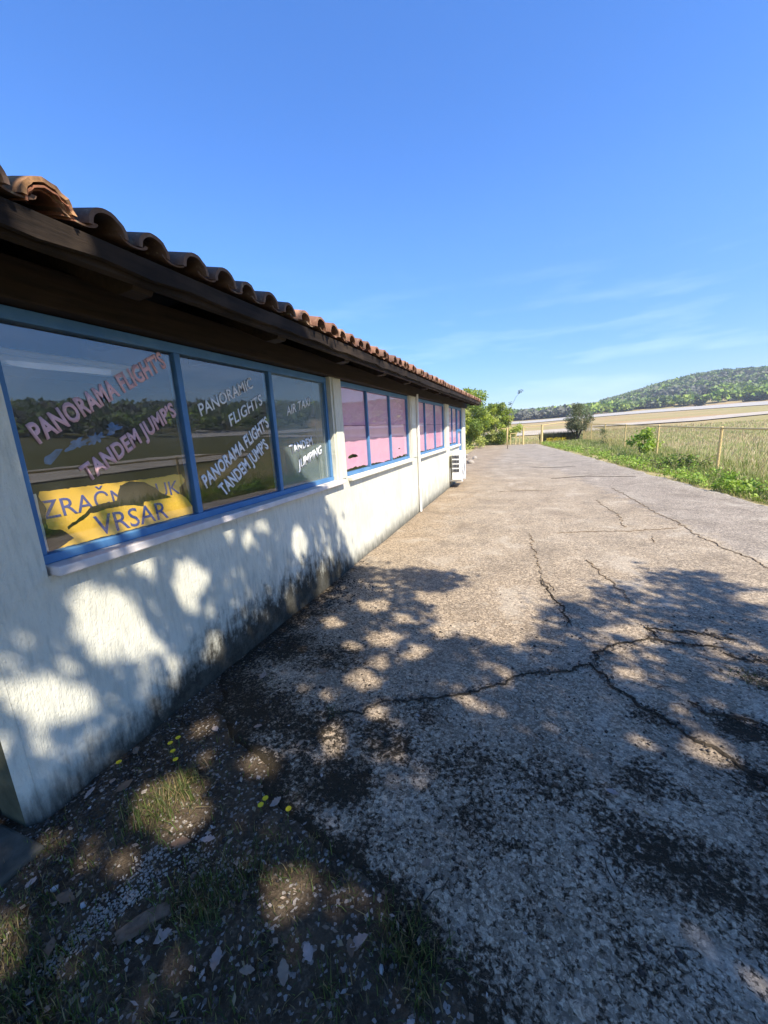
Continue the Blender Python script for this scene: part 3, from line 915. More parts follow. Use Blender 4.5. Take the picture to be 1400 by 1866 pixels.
# door in the last bay
mb = MB(); x0, x1 = -1.955, -1.890
mb.box(x0, x1, DOOR[0]-.055, DOOR[0]+.04, .02, 2.055); mb.box(x0, x1, DOOR[1]-.04, DOOR[1]-.001, .02, 2.055)
mb.box(x0, x1-.002, DOOR[0]+.04, DOOR[1]-.04, 1.98, 2.055); mb.box(x0, x1+.004, DOOR[0]+.04, DOOR[1]-.04, 1.38, 1.46)
mb.box(x0, x1-.003, DOOR[0]+.04, DOOR[1]-.04, .02, .95)
D = part(mb, 'door', M['blue'], bevel=.004)
for z0_, z1_ in ((.95, 1.38), (1.46, 1.98)):
    g = MB(); g.box(XG-.004, XG, DOOR[0]+.034, DOOR[1]-.034, z0_-.005, z1_+.005); g.build('pane', M['glass'], D)
    g = MB(); g.box(XG-.016, XG-.013, DOOR[0]+.03, DOOR[1]-.03, z0_-.004, z1_+.004); g.build('pink_sheet', M['pink'], D)
g = MB(); g.tube([(-1.88, DOOR[0]+.10, 1.02), (-1.845, DOOR[0]+.10, 1.02), (-1.845, DOOR[0]+.2, 1.02)], .009); g.build('handle', M['white_metal'], D)

# pink sheets behind the panes, torn at the foot, with worn holes
def pink_sheet(W, l, r, seed):
    rs = random.Random(seed)
    bot = 1.072 + rs.uniform(-.003, .015)
    top = 2.0
    lp = [(l-.003, top), (l-.003, bot)]
    n = 16
    for k in range(1, n):
        y = l + (r-l)*k/n
        lp.append((y, bot + .026*abs(math.sin(k/n*math.pi*rs.choice((1, 1, 2)) + seed)) * rs.uniform(.7, 1.2)))
    lp += [(r+.003, bot + rs.uniform(0, .02)), (r+.003, top)]
    loops = [lp]
    if seed in (0, 2):
        cy = l + (r-l)*rs.uniform(.35, .65); cz = 1.22 + rs.uniform(-.01, .02); w = (r-l)*(.2 if seed == 0 else .07)
        loops.append([(cy-w, cz), (cy-w*.7, cz+.16*w), (cy, cz+.26*w), (cy+w*.7, cz+.16*w), (cy+w, cz), (cy+w*.5, cz-.06*w), (cy, cz-.03*w), (cy-w*.6, cz-.08*w)])
    o = flat_poly('pink_sheet', loops, XG-.014, M['pink'], W, .002)
    mb = MB(); mb.box(XG-.0125, XG-.0105, l, r, 1.585, 1.594); mb.build('sheet_fold', M['pink_fold'], W)
s = 0
for W, P in ((W2, P2), (W3, P3), (W4, P4)):
    for l, r in P:
        pink_sheet(W, l, r, s); s += 1

# lettering, stuck on the inner face of the panes
XL = XG - .0055
LT = [('PANORAMA FLIGHT\u2019S', (1.03,1.53), (1.728,1.925), (.998,1.602), 'pink_vinyl', .040), ('TANDEM JUMP\u2019S', (1.189,1.345), (1.744,1.661), (1.162,1.413), 'pink_vinyl', .042),
      ('PANORAMIC', (1.923,1.655), (2.459,1.872), (1.906,1.725), 'white_vinyl', .016), ('FLIGHTS', (2.171,1.591), (2.547,1.758), (2.159,1.664), 'white_vinyl', .018),
      ('PANORAMA FLIGHT\u2019S', (1.878,1.209), (2.597,1.594), (1.848,1.283), 'white_vinyl', .036), ('TANDEM JUMP\u2019S', (2.024,1.134), (2.563,1.429), (1.974,1.203), 'white_vinyl', .036),
      ('AIR TAXI', (2.856,1.674), (3.248,1.776), (2.858,1.75), 'white_vinyl', .006), ('TANDEM', (2.858,1.354), (3.238,1.417), (2.838,1.425), 'white_vinyl', .032), ('JUMPING', (2.95,1.209), (3.39,1.324), (2.953,1.287), 'white_vinyl', .032)]
for body, bl, br, tl, mt, bold in LT:
    flat_text('lettering', body, bl, br, tl, M[mt], W1, XG + .001, bold)
SIGN = [(.997,1.332),(1.203,1.328),(1.609,1.319),(1.651,1.325),(1.714,1.32),(1.73,1.288),(1.729,1.273),(1.686,1.244),(1.686,1.204),(1.72,1.179),(1.757,1.12),(1.752,1.075),(1.382,1.076),(1.15,1.076),(1.016,1.077),(1.024,1.082),(1.051,1.091),(1.085,1.106),(1.051,1.151),(.996,1.172),(.995,1.226),(1.008,1.257),(.988,1.313)]
HOLE = [(1.32,1.27),(1.339,1.306),(1.391,1.322),(1.474,1.306),(1.531,1.268),(1.563,1.233),(1.626,1.196),(1.453,1.202),(1.444,1.179),(1.391,1.197),(1.327,1.206),(1.25,1.206),(1.205,1.199),(1.177,1.2),(1.147,1.183),(1.096,1.161),(1.072,1.149),(1.066,1.16),(1.082,1.171),(1.106,1.18),(1.151,1.205),(1.183,1.229),(1.242,1.237),(1.309,1.235)]
SG = ragged(SIGN, .005, .012, 1); HL = ragged(HOLE, .004, .01, 3)
flat_poly('torn_poster', [SG, HL], XL-.003, M['yellow_sign'], W1)
lim = [(SG, False), (HL, True)]
flat_text('poster_lettering', 'ZRA\u010cNA LUK', (.985,1.214), (1.685,1.21), (.98,1.292), M['navy'], W1, XL-.0015, .004, lim, .0005)
flat_text('poster_lettering', 'VRSAR', (1.188,1.087), (1.583,1.088), (1.181,1.182), M['navy'], W1, XL-.0015, .004, lim, .0005)
flat_poly('poster_scrap', [ragged([(.968,1.327),(.983,1.327),(.979,1.08),(.968,1.08)], .003, .02, 2)], XL-.003, M['sill_cream'], W1)
flat_poly('scraped_band', [ragged([(2.741,1.531),(3.0,1.60),(3.206,1.651),(3.386,1.666),(3.393,1.631),(3.191,1.571),(2.755,1.452)], .006, .015, 4)], XL, M['grey_strip'], W1)
flat_poly('reflection_streak', [ragged([(.985,1.853),(1.05,1.858),(1.40,1.868),(1.402,1.842),(1.05,1.833),(.99,1.838)], .003, .02, 6)], XL, M['sill_white'], W1)  # pale strip on the pane, painted in as a bright reflection streak
for cy, cz, n, sd in ((1.075,1.472,5,1), (1.18,1.52,14,2), (1.27,1.545,14,3), (1.36,1.59,12,4)):
    rs = random.Random(sd)
    lp = []
    for k in range(n*2):
        a = math.pi*k/n; rr = rs.uniform(.35, 1.1)
        lp.append((cy + math.cos(a)*rr*.055, cz + math.sin(a)*rr*.03 + math.cos(a)*rr*.018))
    flat_poly('sticker_scrap', [lp], XL, M['blue_scrap'], W1)
mb = MB(); mb.box(XL-.0006, XL, 3.478, 3.487, 1.08, 1.56); mb.box(XL-.0006, XL, 3.40, 3.404, 1.08, 1.25); mb.build('tape', M['sill_cream'], W1)

# rain pipe
mb = MB()
mb.tube([(XW+.032, 6.70, 2.10), (XW+.032, 6.70, 1.2), (XW+.032, 6.70, .03)], .024, 14)
for z in (.45, 1.35): mb.tube([(XW+.032, 6.70, z), (XW+.032, 6.70, z+.05)], .029, 14)
part(mb, 'rain_pipe', M['pipe'], smooth=False)

# ------------------------------------------------------------------ air conditioner on wall brackets
AC = empty('air_conditioner', (-1.65, 9.95, .2), 'white air conditioner outdoor unit mounted low on the wall at the far end', 'air conditioner')
AI = Matrix.Translation((1.65, -9.95, -.2))
def acp(mb, name, mat, **k):
    o = mb.build(name, mat, AC, **k); o.matrix_parent_inverse = AI; return o
mb = MB(); mb.box(-1.77, -1.53, 9.60, 10.30, .21, .885); acp(mb, 'casing', M['white_metal'], bevel=.012)
mb = MB(); mb.box(-1.775, -1.525, 9.595, 10.305, .887, .905); acp(mb, 'top_cover', M['white_metal'], bevel=.006)
mb = MB()
for r in range(4):
    for c in range(5):
        mb.box(-1.755+c*.035, -1.755+c*.035+.023, 9.592, 9.5985, .415+r*.112, .415+r*.112+.075)
acp(mb, 'side_grille', M['dark_slot'])
mb = MB()
for k in range(7):
    mb.lathe([(.03+k*.032, 0), (.036+k*.032, 0), (.036+k*.032, .008), (.03+k*.032, .008)], n=28)
for k in range(8):
    a = math.pi*k/8; mb.bar((-.23*math.cos(a), -.23*math.sin(a), .006), (.23*math.cos(a), .23*math.sin(a), .006), .006, .006)
g = mb.build('fan_guard', M['white_metal'], AC); g.matrix_parent_inverse = AI
g.matrix_basis = Matrix.Translation((-1.528, 9.88, .54)) @ Matrix.Rotation(R(90), 4, 'Y')
mb = MB(); mb.lathe([(.0, 0), (.235, 0)], n=28)
g = mb.build('fan_opening', M['dark_slot'], AC); g.matrix_parent_inverse = AI
g.matrix_basis = Matrix.Translation((-1.5265, 9.88, .54)) @ Matrix.Rotation(R(90), 4, 'Y')
for y in (9.72, 10.18):
    mb = MB(); mb.box(-1.848, -1.52, y-.02, y+.02, .165, .205); mb.box(-1.848, -1.815, y-.02, y+.02, .205, .5); acp(mb, 'bracket', M['white_metal'])
mb = MB(); mb.tube([(-1.70, 10.30, .3), (-1.70, 10.38, .32), (-1.78, 10.42, .5), (-1.84, 10.42, .9)], .014); acp(mb, 'hose', M['pipe'])

# doorstep slab and clay pot at the near corner
mb = MB(); mb.box(-3.6, -1.70, .30, .63, -.05, .03); o = mb.build('doorstep', simple('worn_step', (.07,.065,.05), .9, .4, 12, .2, .6), bevel=.012)
tag(o, 'worn concrete doorstep slab at the near corner of the wall', 'doorstep')
pot = empty('flower_pot', (-2.15, .62, .03), 'small terracotta pot at the near wall corner on the step', 'flower pot')
mb = MB(); mb.lathe([(.0, 0), (.045, 0), (.062, .09), (.07, .09), (.07, .112), (.06, .112), (.055, .09)], n=20); mb.build('bowl', M['terracotta'], pot, smooth=False)
mb = MB(); mb.lathe([(0, .092), (.056, .09)], n=20); mb.build('earth', M['soil'], pot)

# ------------------------------------------------------------------ fence, gate
FX = lambda y: 4.52 - .0235*(y-12.08)
F = empty('chain_link_fence', (4.5, 12.08, 0), 'low yellow chain link fence along the grass verge', 'fence')
FI = Matrix.Translation((-4.5, -12.08, 0))
def fp(mb, name, mat, **k):
    o = mb.build(name, mat, F, **k); o.matrix_parent_inverse = FI; return o
fys = [2.9, 7.5, 12.08, 16.7, 21.3, 25.9, 30.4, 33.6]
FTOP = lambda y: 1.14 + .0062*max(0, y-12)
for y in fys:
    mb = MB(); mb.tube([(FX(y), y, -.1), (FX(y), y, FTOP(y))], .032, 10); mb.lathe([(.034, 0), (.03, .02), (0, .03)], (FX(y), y, FTOP(y)-.003), 10)
    fp(mb, 'post', M['yellow_paint'], smooth=False)
mb = MB(); mb.tube([(FX(y), y, FTOP(y)-.02) for y in fys], .022, 8); fp(mb, 'top_rail', M['yellow_paint'])
mb = MB()
y = 2.0; sp = .09
while y < 34.6:
    for sgn in (1, -1):
        H = FTOP(y) - .06
        ya, yb = (y, y + sgn*H)
        za, zb = .03, H + .03
        if sgn < 0: ya, yb = y, y - H
        # clip to ends
        pts = []
        for t in (0, 1):
            yy = ya + (yb-ya)*t; pts.append((yy, za + (zb-za)*t))
        (y0, q0), (y1, q1) = pts
        if y1 > 33.6:
            if y0 > 33.6: continue
            t = (33.6-y0)/(y1-y0); y1 = 33.6; q1 = q0 + (q1-q0)*t
        off = .003*sgn
        mb.tube([(FX(y0)+off, y0, q0), (FX(y1)+off, y1, q1)], (.0016 if y < 18 else .0022), 3, cap=False)
    y += sp
fp(mb, 'wire_mesh', M['rusty_wire'])

G = empty('yellow_gate', (-.3, 30.1, 0), 'yellow tubular gate across the far end of the pavement', 'gate')
GI = Matrix.Translation((.3, -30.1, 0))
def gp(mb, name, mat=M['yellow_paint']):
    o = mb.build(name, mat, G); o.matrix_parent_inverse = GI; return o
mb = MB(); mb.tube([(-1.43, 30.06, 0), (-1.43, 30.06, 1.25)], .065, 10); gp(mb, 'post')
mb = MB(); mb.bar((-1.85, 30.06, 1.24), (-1.08, 30.06, 1.24), .06, .05); gp(mb, 'crossbar')
mb = MB(); mb.tube([(.93, 30.29, 0), (.93, 30.29, 1.36)], .075, 10); gp(mb, 'post')
mb = MB(); mb.tube([(-.33, 30.2, 0), (-.33, 30.2, 1.22)], .06, 10); gp(mb, 'post')
mb = MB()
for a, b in (((-1.2, .85), (-.95, .85)), ((-.95, .55), (-.40, .55)), ((-1.2, 0), (-1.2, .88)), ((-.82, 0), (-.82, .86)), ((-.56, 0), (-.56, .72)), ((-.95, .86), (-.72, .86))):
    mb.bar((a[0], 30.1, a[1]), (b[0], 30.1, b[1]), .05, .05)
gp(mb, 'leaf_frame')
mb = MB(); mb.tube([(-.33, 30.2, 1.3), (.93, 30.29, 1.33), (2.1, 31.4, 1.42), (3.0, 32.4, 1.45), (4.0, 33.6, 1.28)], .02, 8); gp(mb, 'top_rail')
mb = MB()
for k in range(9):
    x = -.2 + k*.13; mb.tube([(x, 30.22, .05), (x, 30.22, 1.3)], .008, 5)
gp(mb, 'bars')

# ------------------------------------------------------------------ vegetation
def crown(name, centers, n_leaf, L, W, cols, parent=None, mat=None, spread=.35, droop=.2):
    """centers: list of (x,y,z,r). clustered leaves"""
    P, C = [], []
    for (x, y, z, r) in centers:
        k = int(n_leaf*(r**2))
        d = unit(rng.normal(size=(k, 3))); rr = r*(rng.uniform(0, 1, k)**.42)
        p = np.array([x, y, z]) + d*rr[:, None]*np.array([1, 1, .85])
        P.append(p)
        c0 = np.array(cols[rng.integers(len(cols))])
        C.append(np.clip(c0*rng.uniform(.7, 1.3, (k, 1)) + rng.normal(0, .008, (k, 3)), .005, 1))
    P = np.concatenate(P); C = np.concatenate(C)
    v, f = leaf_quads(P, L*rng.uniform(.7, 1.3, len(P)), W*rng.uniform(.7, 1.3, len(P)), droop)
    return np_mesh(name, v, f, mat or M['leaf'], parent, cols=np.repeat(C, 4, 0))

def blob_centers(n, rx, ry, h, z0, rmin, rmax, seed, taper=.6):
    rs = random.Random(seed); out = []
    for _ in range(n):
        a = rs.uniform(0, 6.283); t = rs.random(); q = math.sqrt(rs.random())*(1 - taper*abs(2*t-.75))
        out.append((math.cos(a)*rx*q, math.sin(a)*ry*q, z0 + (h-z0)*t, rs.uniform(rmin, rmax)))
    return out
def limb(mb, a, b, r0, r1, seg=5, wob=.08):
    a, b = Vector(a), Vector(b); pts = []
    for i in range(seg+1):
        t = i/seg; p = a.lerp(b, t)
        if 0 < i < seg: p += Vector((random.uniform(-wob, wob), random.uniform(-wob, wob), random.uniform(-wob, wob)))
        pts.append(p)
    mb.tube(pts, [r0 + (r1-r0)*i/seg for i in range(seg+1)], 8)

# the tree whose shade falls on the near ground: out of the picture, behind and to the right
HOLES = [(-2.52,1.50,.04,.10,-.05,.05),(-2.5,1.78,.03,.09,-.05,.05),(-2.47,1.98,.02,.07,-.04,.04),(-2.56,1.66,.02,.05,-.03,.03),(-2.2,1.34,.03,.1,-.07,.08),(-2.25,1.31,.01,.06,-.04,.04),(-2.12,1.37,.03,.1,-.04,.04),(-2.2,1.81,.02,.08,-.06,.07),(-2.3,1.65,.01,.07,-.02,.03),(-1.96,1.75,.02,.05,-.04,.05),(-2.12,.95,.02,.05,-.03,.03),(-2.06,1.03,.02,.06,-.03,.03),(-2.07,.94,.02,.03,-.01,.02),(-1.95,1.05,.02,.02,-.02,.02),(-2.3,2.26,.01,.06,-.02,.02),(-2.25,2.39,.01,.06,-.03,.04),(-2.28,2.58,.02,.08,-.02,.02),(-2.15,2.94,.02,.09,-.07,.07),(-1.9,3.13,.02,.09,-.08,.08),(-1.93,2.6,.01,.06,-.05,.04),(-2.42,1.55,.01,.06,-.02,.02),(-2.43,1.67,0,.03,-.03,.03),(-2.44,1.39,0,.03,-.02,.02),(-2.37,1.16,.01,.02,-.01,.01),(-1.25,2.89,.12,.03,-.04,.1),(-.97,2.4,.12,.03,-.03,.09),(-.71,2.25,.05,.01,-.02,.05),(-.93,1.91,.09,.03,-.04,.09),(-1.45,2.53,.08,.02,-.03,.07),(-.9,2.1,.05,.01,-.02,.06),(-1.16,2.23,.05,.02,-.02,.05),(-.94,2.71,.05,.01,-.02,.06),(-1.17,1.21,.09,.03,-.04,.05),(.53,1.86,.06,.02,.01,.04),(.79,1.88,.09,.03,.03,.09),(-1.4,.93,.16,.03,-.07,.10),(-.72,.81,.09,.04,-.03,.04),(-1.38,.69,.04,.01,-.03,.02),(-1.51,.64,.04,.01,-.03,.02),(.57,2.39,.05,.01,.01,.05),(.43,1.42,.03,.02,0,.03),(-1.49,.41,.02,.01,-.05,.03),(-.41,3.04,.3,.07,-.06,.39),(-.13,2.74,.15,.04,-.01,.15),(-.6,2.62,.11,.03,-.02,.08),(-.78,3.17,.15,.04,-.02,.1),(-1.06,1.72,.04,.01,-.02,.03),(.69,2.95,.12,.03,.01,.07),(.76,2.11,.04,.01,.01,.03),(1.78,3.78,.12,.02,.06,.12),(-.92,1.46,.04,.01,-.02,.03),(-2.62,1.72,.0,.1,-.06,.05)]
SHADE = [(-3.6,-2.5),(-3.6,2.2),(-3.1,2.9),(-2.6,3.15),(-2.35,3.5),(-2.0,3.75),(-1.5,3.8),(-.95,3.85),(-.45,3.72),(-.62,3.4),(-.6,2.95),(-.35,2.55),(-.1,2.45),(.1,2.75),(.02,3.05),(.3,3.45),(.58,3.72),(.85,3.95),(1.15,4.2),(1.62,4.36),(1.85,4.0),(2.3,3.7),(3.2,3.4),(4.0,2.4),(4.4,-.5),(4.0,-2.5)]
def shade_tree():
    T = empty('oak_tree', (4.3, -1.7, 0), 'leafy oak whose shade dapples the wall and pavement', 'tree')
    TI = Matrix.Translation((-4.3, 1.7, 0))
    # HOLES / SHADE were drawn for a 2:1 fall; those on the wall are carried over to the sun's real fall
    A = np.array([[2/SL, 0], [.65 - 1.3/SL, 1]])
    org = np.array([-1.85, 0.])
    def onw(p):
        p = np.array(p, float)
        if p[0] < -1.85: return org + A@(p - org)
        return p
    shade = [tuple(onw(p)) for p in SHADE]
    rs = random.Random(31)
    flecks = [(rs.uniform(-1.75, -.1), rs.uniform(.4, 2.7), rs.uniform(.025, .06), 0, 0, rs.uniform(.02, .05)) for _ in range(17)] + [(rs.uniform(0, 1.7), rs.uniform(1.0, 3.3), rs.uniform(.025, .05), 0, 0, rs.uniform(.02, .04)) for _ in range(12)]
    mats = []
    for (gx, gy, ax, ay, bx, by) in HOLES + flecks:
        m = np.array([[ax, bx], [ay, by]])*1.05
        if gx < -1.85: m = A@m; gx, gy = onw((gx, gy))
        if abs(np.linalg.det(m)) < 1e-5: m = np.array([[.05, 0], [0, .05]])
        # fatten to at least the sun's own blur
        u, s_, vt = np.linalg.svd(m); s_ = np.maximum(s_, .028); m = u@np.diag(s_)@vt
        mats.append((np.array([gx, gy]), np.linalg.inv(m)))
    clusters = []
    tries = 0
    while len(clusters) < 4400 and tries < 200000:
        tries += 1
        gx, gy = random.uniform(-4.4, 4.4), random.uniform(-2.5, 4.5)
        if 2300 < len(clusters) <= 2900:
            if not (gx < -2.5 and gy > .9): continue
        elif len(clusters) > 2900 and (gy > 2.4 or gx < -2.0): continue
        if len(clusters) > 3800 and (gx < -.4 or gy > 1.7): continue
        if not inside(gx, gy, shade): continue
        clusters.append((gx, gy))
    P = []
    for gx, gy in clusters:
        k = 34
        z = random.uniform(4.0, 6.6)
        off = rng.normal(0, .11, (k, 3))
        c = np.array([gx + z/SL, gy - .65*z/SL, z])
        p = c + off
        g = np.stack([p[:, 0] - p[:, 2]/SL, p[:, 1] + .65*p[:, 2]/SL], 1)
        keep = np.array([inside(a, b, shade) or random.random() < .12 for a, b in g])
        for c0, mi in mats:
            q = (g - c0) @ mi.T
            keep &= (q**2).sum(1) > 1.0
        P.append(p[keep])
    P = np.concatenate(P)
    C = np.array([.06, .10, .025])*rng.uniform(.6, 1.4, (len(P), 1))
    v, f = leaf_quads(P, .085*rng.uniform(.8, 1.3, len(P)), .058*rng.uniform(.8, 1.3, len(P)), .2)
    # whole leaves stay clear of the gaps in the crown
    g = np.stack([v[:, 0] - v[:, 2]/SL, v[:, 1] + .65*v[:, 2]/SL], 1)
    ok = np.ones(len(g), bool)
    for c0, mi in mats:
        wob = .5*np.sin(27*g[:, 0] + 9*g[:, 1] + c0[0]*40)*np.sin(31*g[:, 1] - 13*g[:, 0]) + .35*np.sin(61*g[:, 0] - 47*g[:, 1])
        ok &= (((g - c0) @ mi.T)**2).sum(1) > .62 + wob
    ok = ok.reshape(-1, 4).all(1) | (rng.uniform(0, 1, len(C)) < .035)
    v = v.reshape(-1, 4, 3)[ok].reshape(-1, 3); C = C[ok]; f = np.arange(len(v)).reshape(-1, 4)
    o = np_mesh('crown', v, f, M['leaf'], T, cols=np.repeat(C, 4, 0)); o.matrix_parent_inverse = TI
    mb = MB()
    limb(mb, (4.3, -1.7, -.1), (4.0, -1.5, 2.6), .2, .15, 6, .03)
    limb(mb, (4.0, -1.5, 2.6), (3.0, -.6, 4.8), .13, .05)
    limb(mb, (4.0, -1.5, 2.6), (4.6, .3, 5.2), .12, .05)
    limb(mb, (4.0, -1.5, 2.6), (5.4, -1.6, 5.6), .11, .05)
    limb(mb, (4.0, -1.5, 2.6), (3.1, -2.4, 5.6), .11, .04)
    o = mb.build('trunk', M['bark'], T, smooth=True); o.matrix_parent_inverse = TI
shade_tree()
# far woodland on the hills
def make_woods():
    P, S, C = [], [], []
    def scatter(n, az0, az1, r0, r1, size, quads, dark):
        az = np.radians(rng.uniform(az0, az1, n)); r = np.sqrt(rng.uniform(r0**2, r1**2, n))
        x, y = np.sin(az)*r, np.cos(az)*r
        azd = np.degrees(az)
        rmin = np.interp(azd, [-180, -20, -1, 4, 8, 12, 16, 20, 24, 32, 60, 100, 180], [190, 228, 240, 246, 262, 270, 272, 280, 284, 262, 165, 165, 190])
        rmin = rmin + 6*np.sin(azd*2.1) + 4*np.sin(azd*5.3)
        ok = r > rmin
        # clearings near the foot on the right
        cl = np.array([noise.noise(Vector((a*.03, b*.03, 1))) for a, b in zip(x, y)])
        ok &= ~((r < rmin+32) & (cl < -.05) & (azd > 8))
        x, y, r, azd, rm, cl = x[ok], y[ok], r[ok], azd[ok], rmin[ok], cl[ok]
        z = terrain(x, y)
        s = size*rng.uniform(.6, 1.35, len(x))
        pal = np.array([(.155,.205,.085), (.18,.225,.095), (.135,.18,.075), (.20,.205,.13), (.21,.27,.085)])
        c = pal[rng.integers(0, len(pal), len(x))]
        low = np.clip(1-(r-rm)/75, 0, 1)
        patch = np.array([noise.noise(Vector((a*.018, b*.03, 7))) for a, b in zip(x, y)])
        br = (rng.uniform(0, 1, len(x)) < low*.75*(patch > -.12)) | ((patch > .28) & (rng.uniform(0, 1, len(x)) < .35))
        c[br] = np.array([(.25,.33,.06), (.30,.37,.08), (.19,.28,.06)])[rng.integers(0, 3, br.sum())]
        grey = (patch < -.2) & (rng.uniform(0, 1, len(x)) < .6)
        c[grey] = np.array((.165,.165,.125))
        for i in range(len(x)):
            k = quads
            d = unit(rng.normal(size=(k, 3))); d[:, 2] = np.abs(d[:, 2])*1.0 - .25
            P.append(np.array([x[i], y[i], z[i]+s[i]*.75]) + d*s[i]*np.array([1, 1, 1.0])*rng.uniform(.55, 1.05, (k, 1)))
            S.append(np.full(k, s[i]*.46)); C.append(c[i]*rng.uniform(.86, 1.14, (k, 1)))
    scatter(8500, -4, 27, 228, 545, 2.9, 40, 0)
    scatter(500, -35, -4, 230, 480, 3.6, 20, 0)
    scatter(2600, 27, 150, 160, 430, 4.6, 22, 0)
    p = np.concatenate(P); s = np.concatenate(S); c = np.concatenate(C)
    # cards face roughly outwards/upwards so that light models the crowns
    v, f = leaf_quads(p, s*1.5, s*1.25, 0, np.array([[.25, -.25, 1.1]]))
    o = np_mesh('woodland', v, f, M['far_leaf'], cols=np.repeat(c, 4, 0))
    tag(o, 'dense green woodland covering the distant hill', 'woodland', kind='stuff')
make_woods()

def shrub(name, loc, label, cat, centers, n, L, W, cols, stems, group=None, droop=.1, stem_r=.05):
    T = empty(name, loc, label, cat, group)
    o = crown('crown', centers, n, L, W, cols, T, droop=droop)
    mb = MB()
    for s in stems: limb(mb, (random.uniform(-.1, .1), random.uniform(-.1, .1), -.1), s, stem_r, stem_r*.25, 5, .06)
    mb.build('trunk', M['bark'], T, smooth=True)
    return T
YG = [(.34,.40,.06), (.40,.44,.09), (.27,.34,.05), (.44,.47,.14), (.17,.23,.05)]
shrub('tree', (-4.7, 28.5, 0), 'bright yellow green bushy tree behind the far end of the building', 'tree', blob_centers(110, 2.5, 2.0, 3.7, .1, .28, .6, 3, .35), 1300, .20, .075, YG, [(-1, 0, 2.2), (.2, .3, 2.8), (1.1, -.2, 2.3), (.6, .6, 2.9), (-.5, -.5, 2.6)], stem_r=.07)
shrub('tree', (-2.6, 32.0, 0), 'smaller yellow green bush next to the far gate', 'tree', blob_centers(90, 2.0, 1.3, 3.0, .05, .22, .42, 5, .45), 1500, .17, .065, YG, [(-.4, 0, 1.8), (.4, .2, 1.9), (.1, -.3, 2.2)], stem_r=.05)
# long thin shoot with two tufts
T = empty('sapling', (-1.2, 25.6, 0), 'thin bare shoot with small leaf tufts rising beside the green bush', 'plant')
mb = MB(); mb.tube([(0, 0, 0), (.05, 0, 1.2), (.12, 0, 2.4), (.45, 0, 3.1), (.72, 0, 3.42)], [.02, .016, .012, .008, .004], 6); mb.build('trunk', M['bark'], T)
crown('crown', [(.12, 0, 2.75, .13), (.72, 0, 3.42, .12), (.62, 0, 3.34, .1), (.1, 0, 2.45, .1)], 2600, .09, .03, [(.05,.06,.04)], T)
GG = [(.13,.15,.075), (.16,.18,.09), (.10,.12,.06), (.21,.22,.12)]
shrub('olive_bush', (3.45, 32.6, 0), 'dark grey green bush at the fence corner', 'bush', blob_centers(50, 1.05, .9, 2.6, .9, .2, .38, 9, .45) + [(.1,0,.6,.3), (0,.1,.9,.32), (.15,0,.3,.26)], 1100, .13, .05, GG, [(-.6, 0, 1.7), (.5, .2, 1.8), (.1, -.3, 2.1), (.8, 0, 2.0), (-.2, .2, 2.4)], stem_r=.07)
# dark bushes beside the runway
for az, r, s, lab in ((18.3, 262, 2.1, 'lone round dark bush standing beyond the runway'), (22.4, 268, 2.0, 'left one of three dark bushes beyond the runway'), (23.0, 270, 1.6, 'middle one of three dark bushes beyond the runway'), (23.6, 268, 2.0, 'right one of three dark bushes beyond the runway')):
    x, y = math.sin(R(az))*r, math.cos(R(az))*r
    z = float(terrain(x, y))
    T = empty('round_bush', (x, y, z), lab, 'bush')
    crown('crown', [(0, 0, s*.8, s), (s*.5, 0, s*.6, s*.8), (-s*.5, 0, s*.6, s*.75)], 40, .9, .6, [(.028,.042,.02), (.04,.05,.025)], T, M['far_leaf'])

# weeds and young shrubs on the verge
WG = [(.28,.40,.06), (.36,.46,.10), (.19,.29,.05)]
shrub('young_fig', (4.05, 17.0, 0), 'bright green leafy young shrub in front of the fence', 'shrub', blob_centers(20, .55, .4, .95, .2, .13, .24, 11), 800, .13, .09, WG, [(-.3, 0, .7), (.3, .1, .6), (0, 0, .8)], stem_r=.02)
shrub('bramble', (3.95, 12.9, 0), 'low bramble with bare grey stems at the foot of the fence', 'shrub', blob_centers(18, .9, .5, .42, .1, .1, .2, 13), 600, .09, .06, [(.15,.23,.04), (.09,.12,.04), (.20,.26,.06)], [(-.6, .3, .3), (.6, -.4, .35), (.2, -.6, .3), (-.4, -.4, .4), (.8, .1, .25), (0, .2, .4), (-.8, 0, .3)], stem_r=.018)
shrub('tall_weed', (4.0, 25.5, 0), 'tall grey green weed clump beside a fence post', 'plant', blob_centers(12, .4, .3, .9, .1, .12, .2, 15), 1000, .16, .025, [(.10,.14,.05), (.13,.17,.07)], [(0, 0, .7), (.15, 0, .6)], stem_r=.01)
shrub('leafy_weed', (3.75, 9.3, 0), 'broad leafy weed growing at the edge of the pavement', 'plant', blob_centers(9, .3, .3, .28, .05, .08, .13, 17), 1500, .08, .05, WG, [(0, 0, .2)], stem_r=.008)

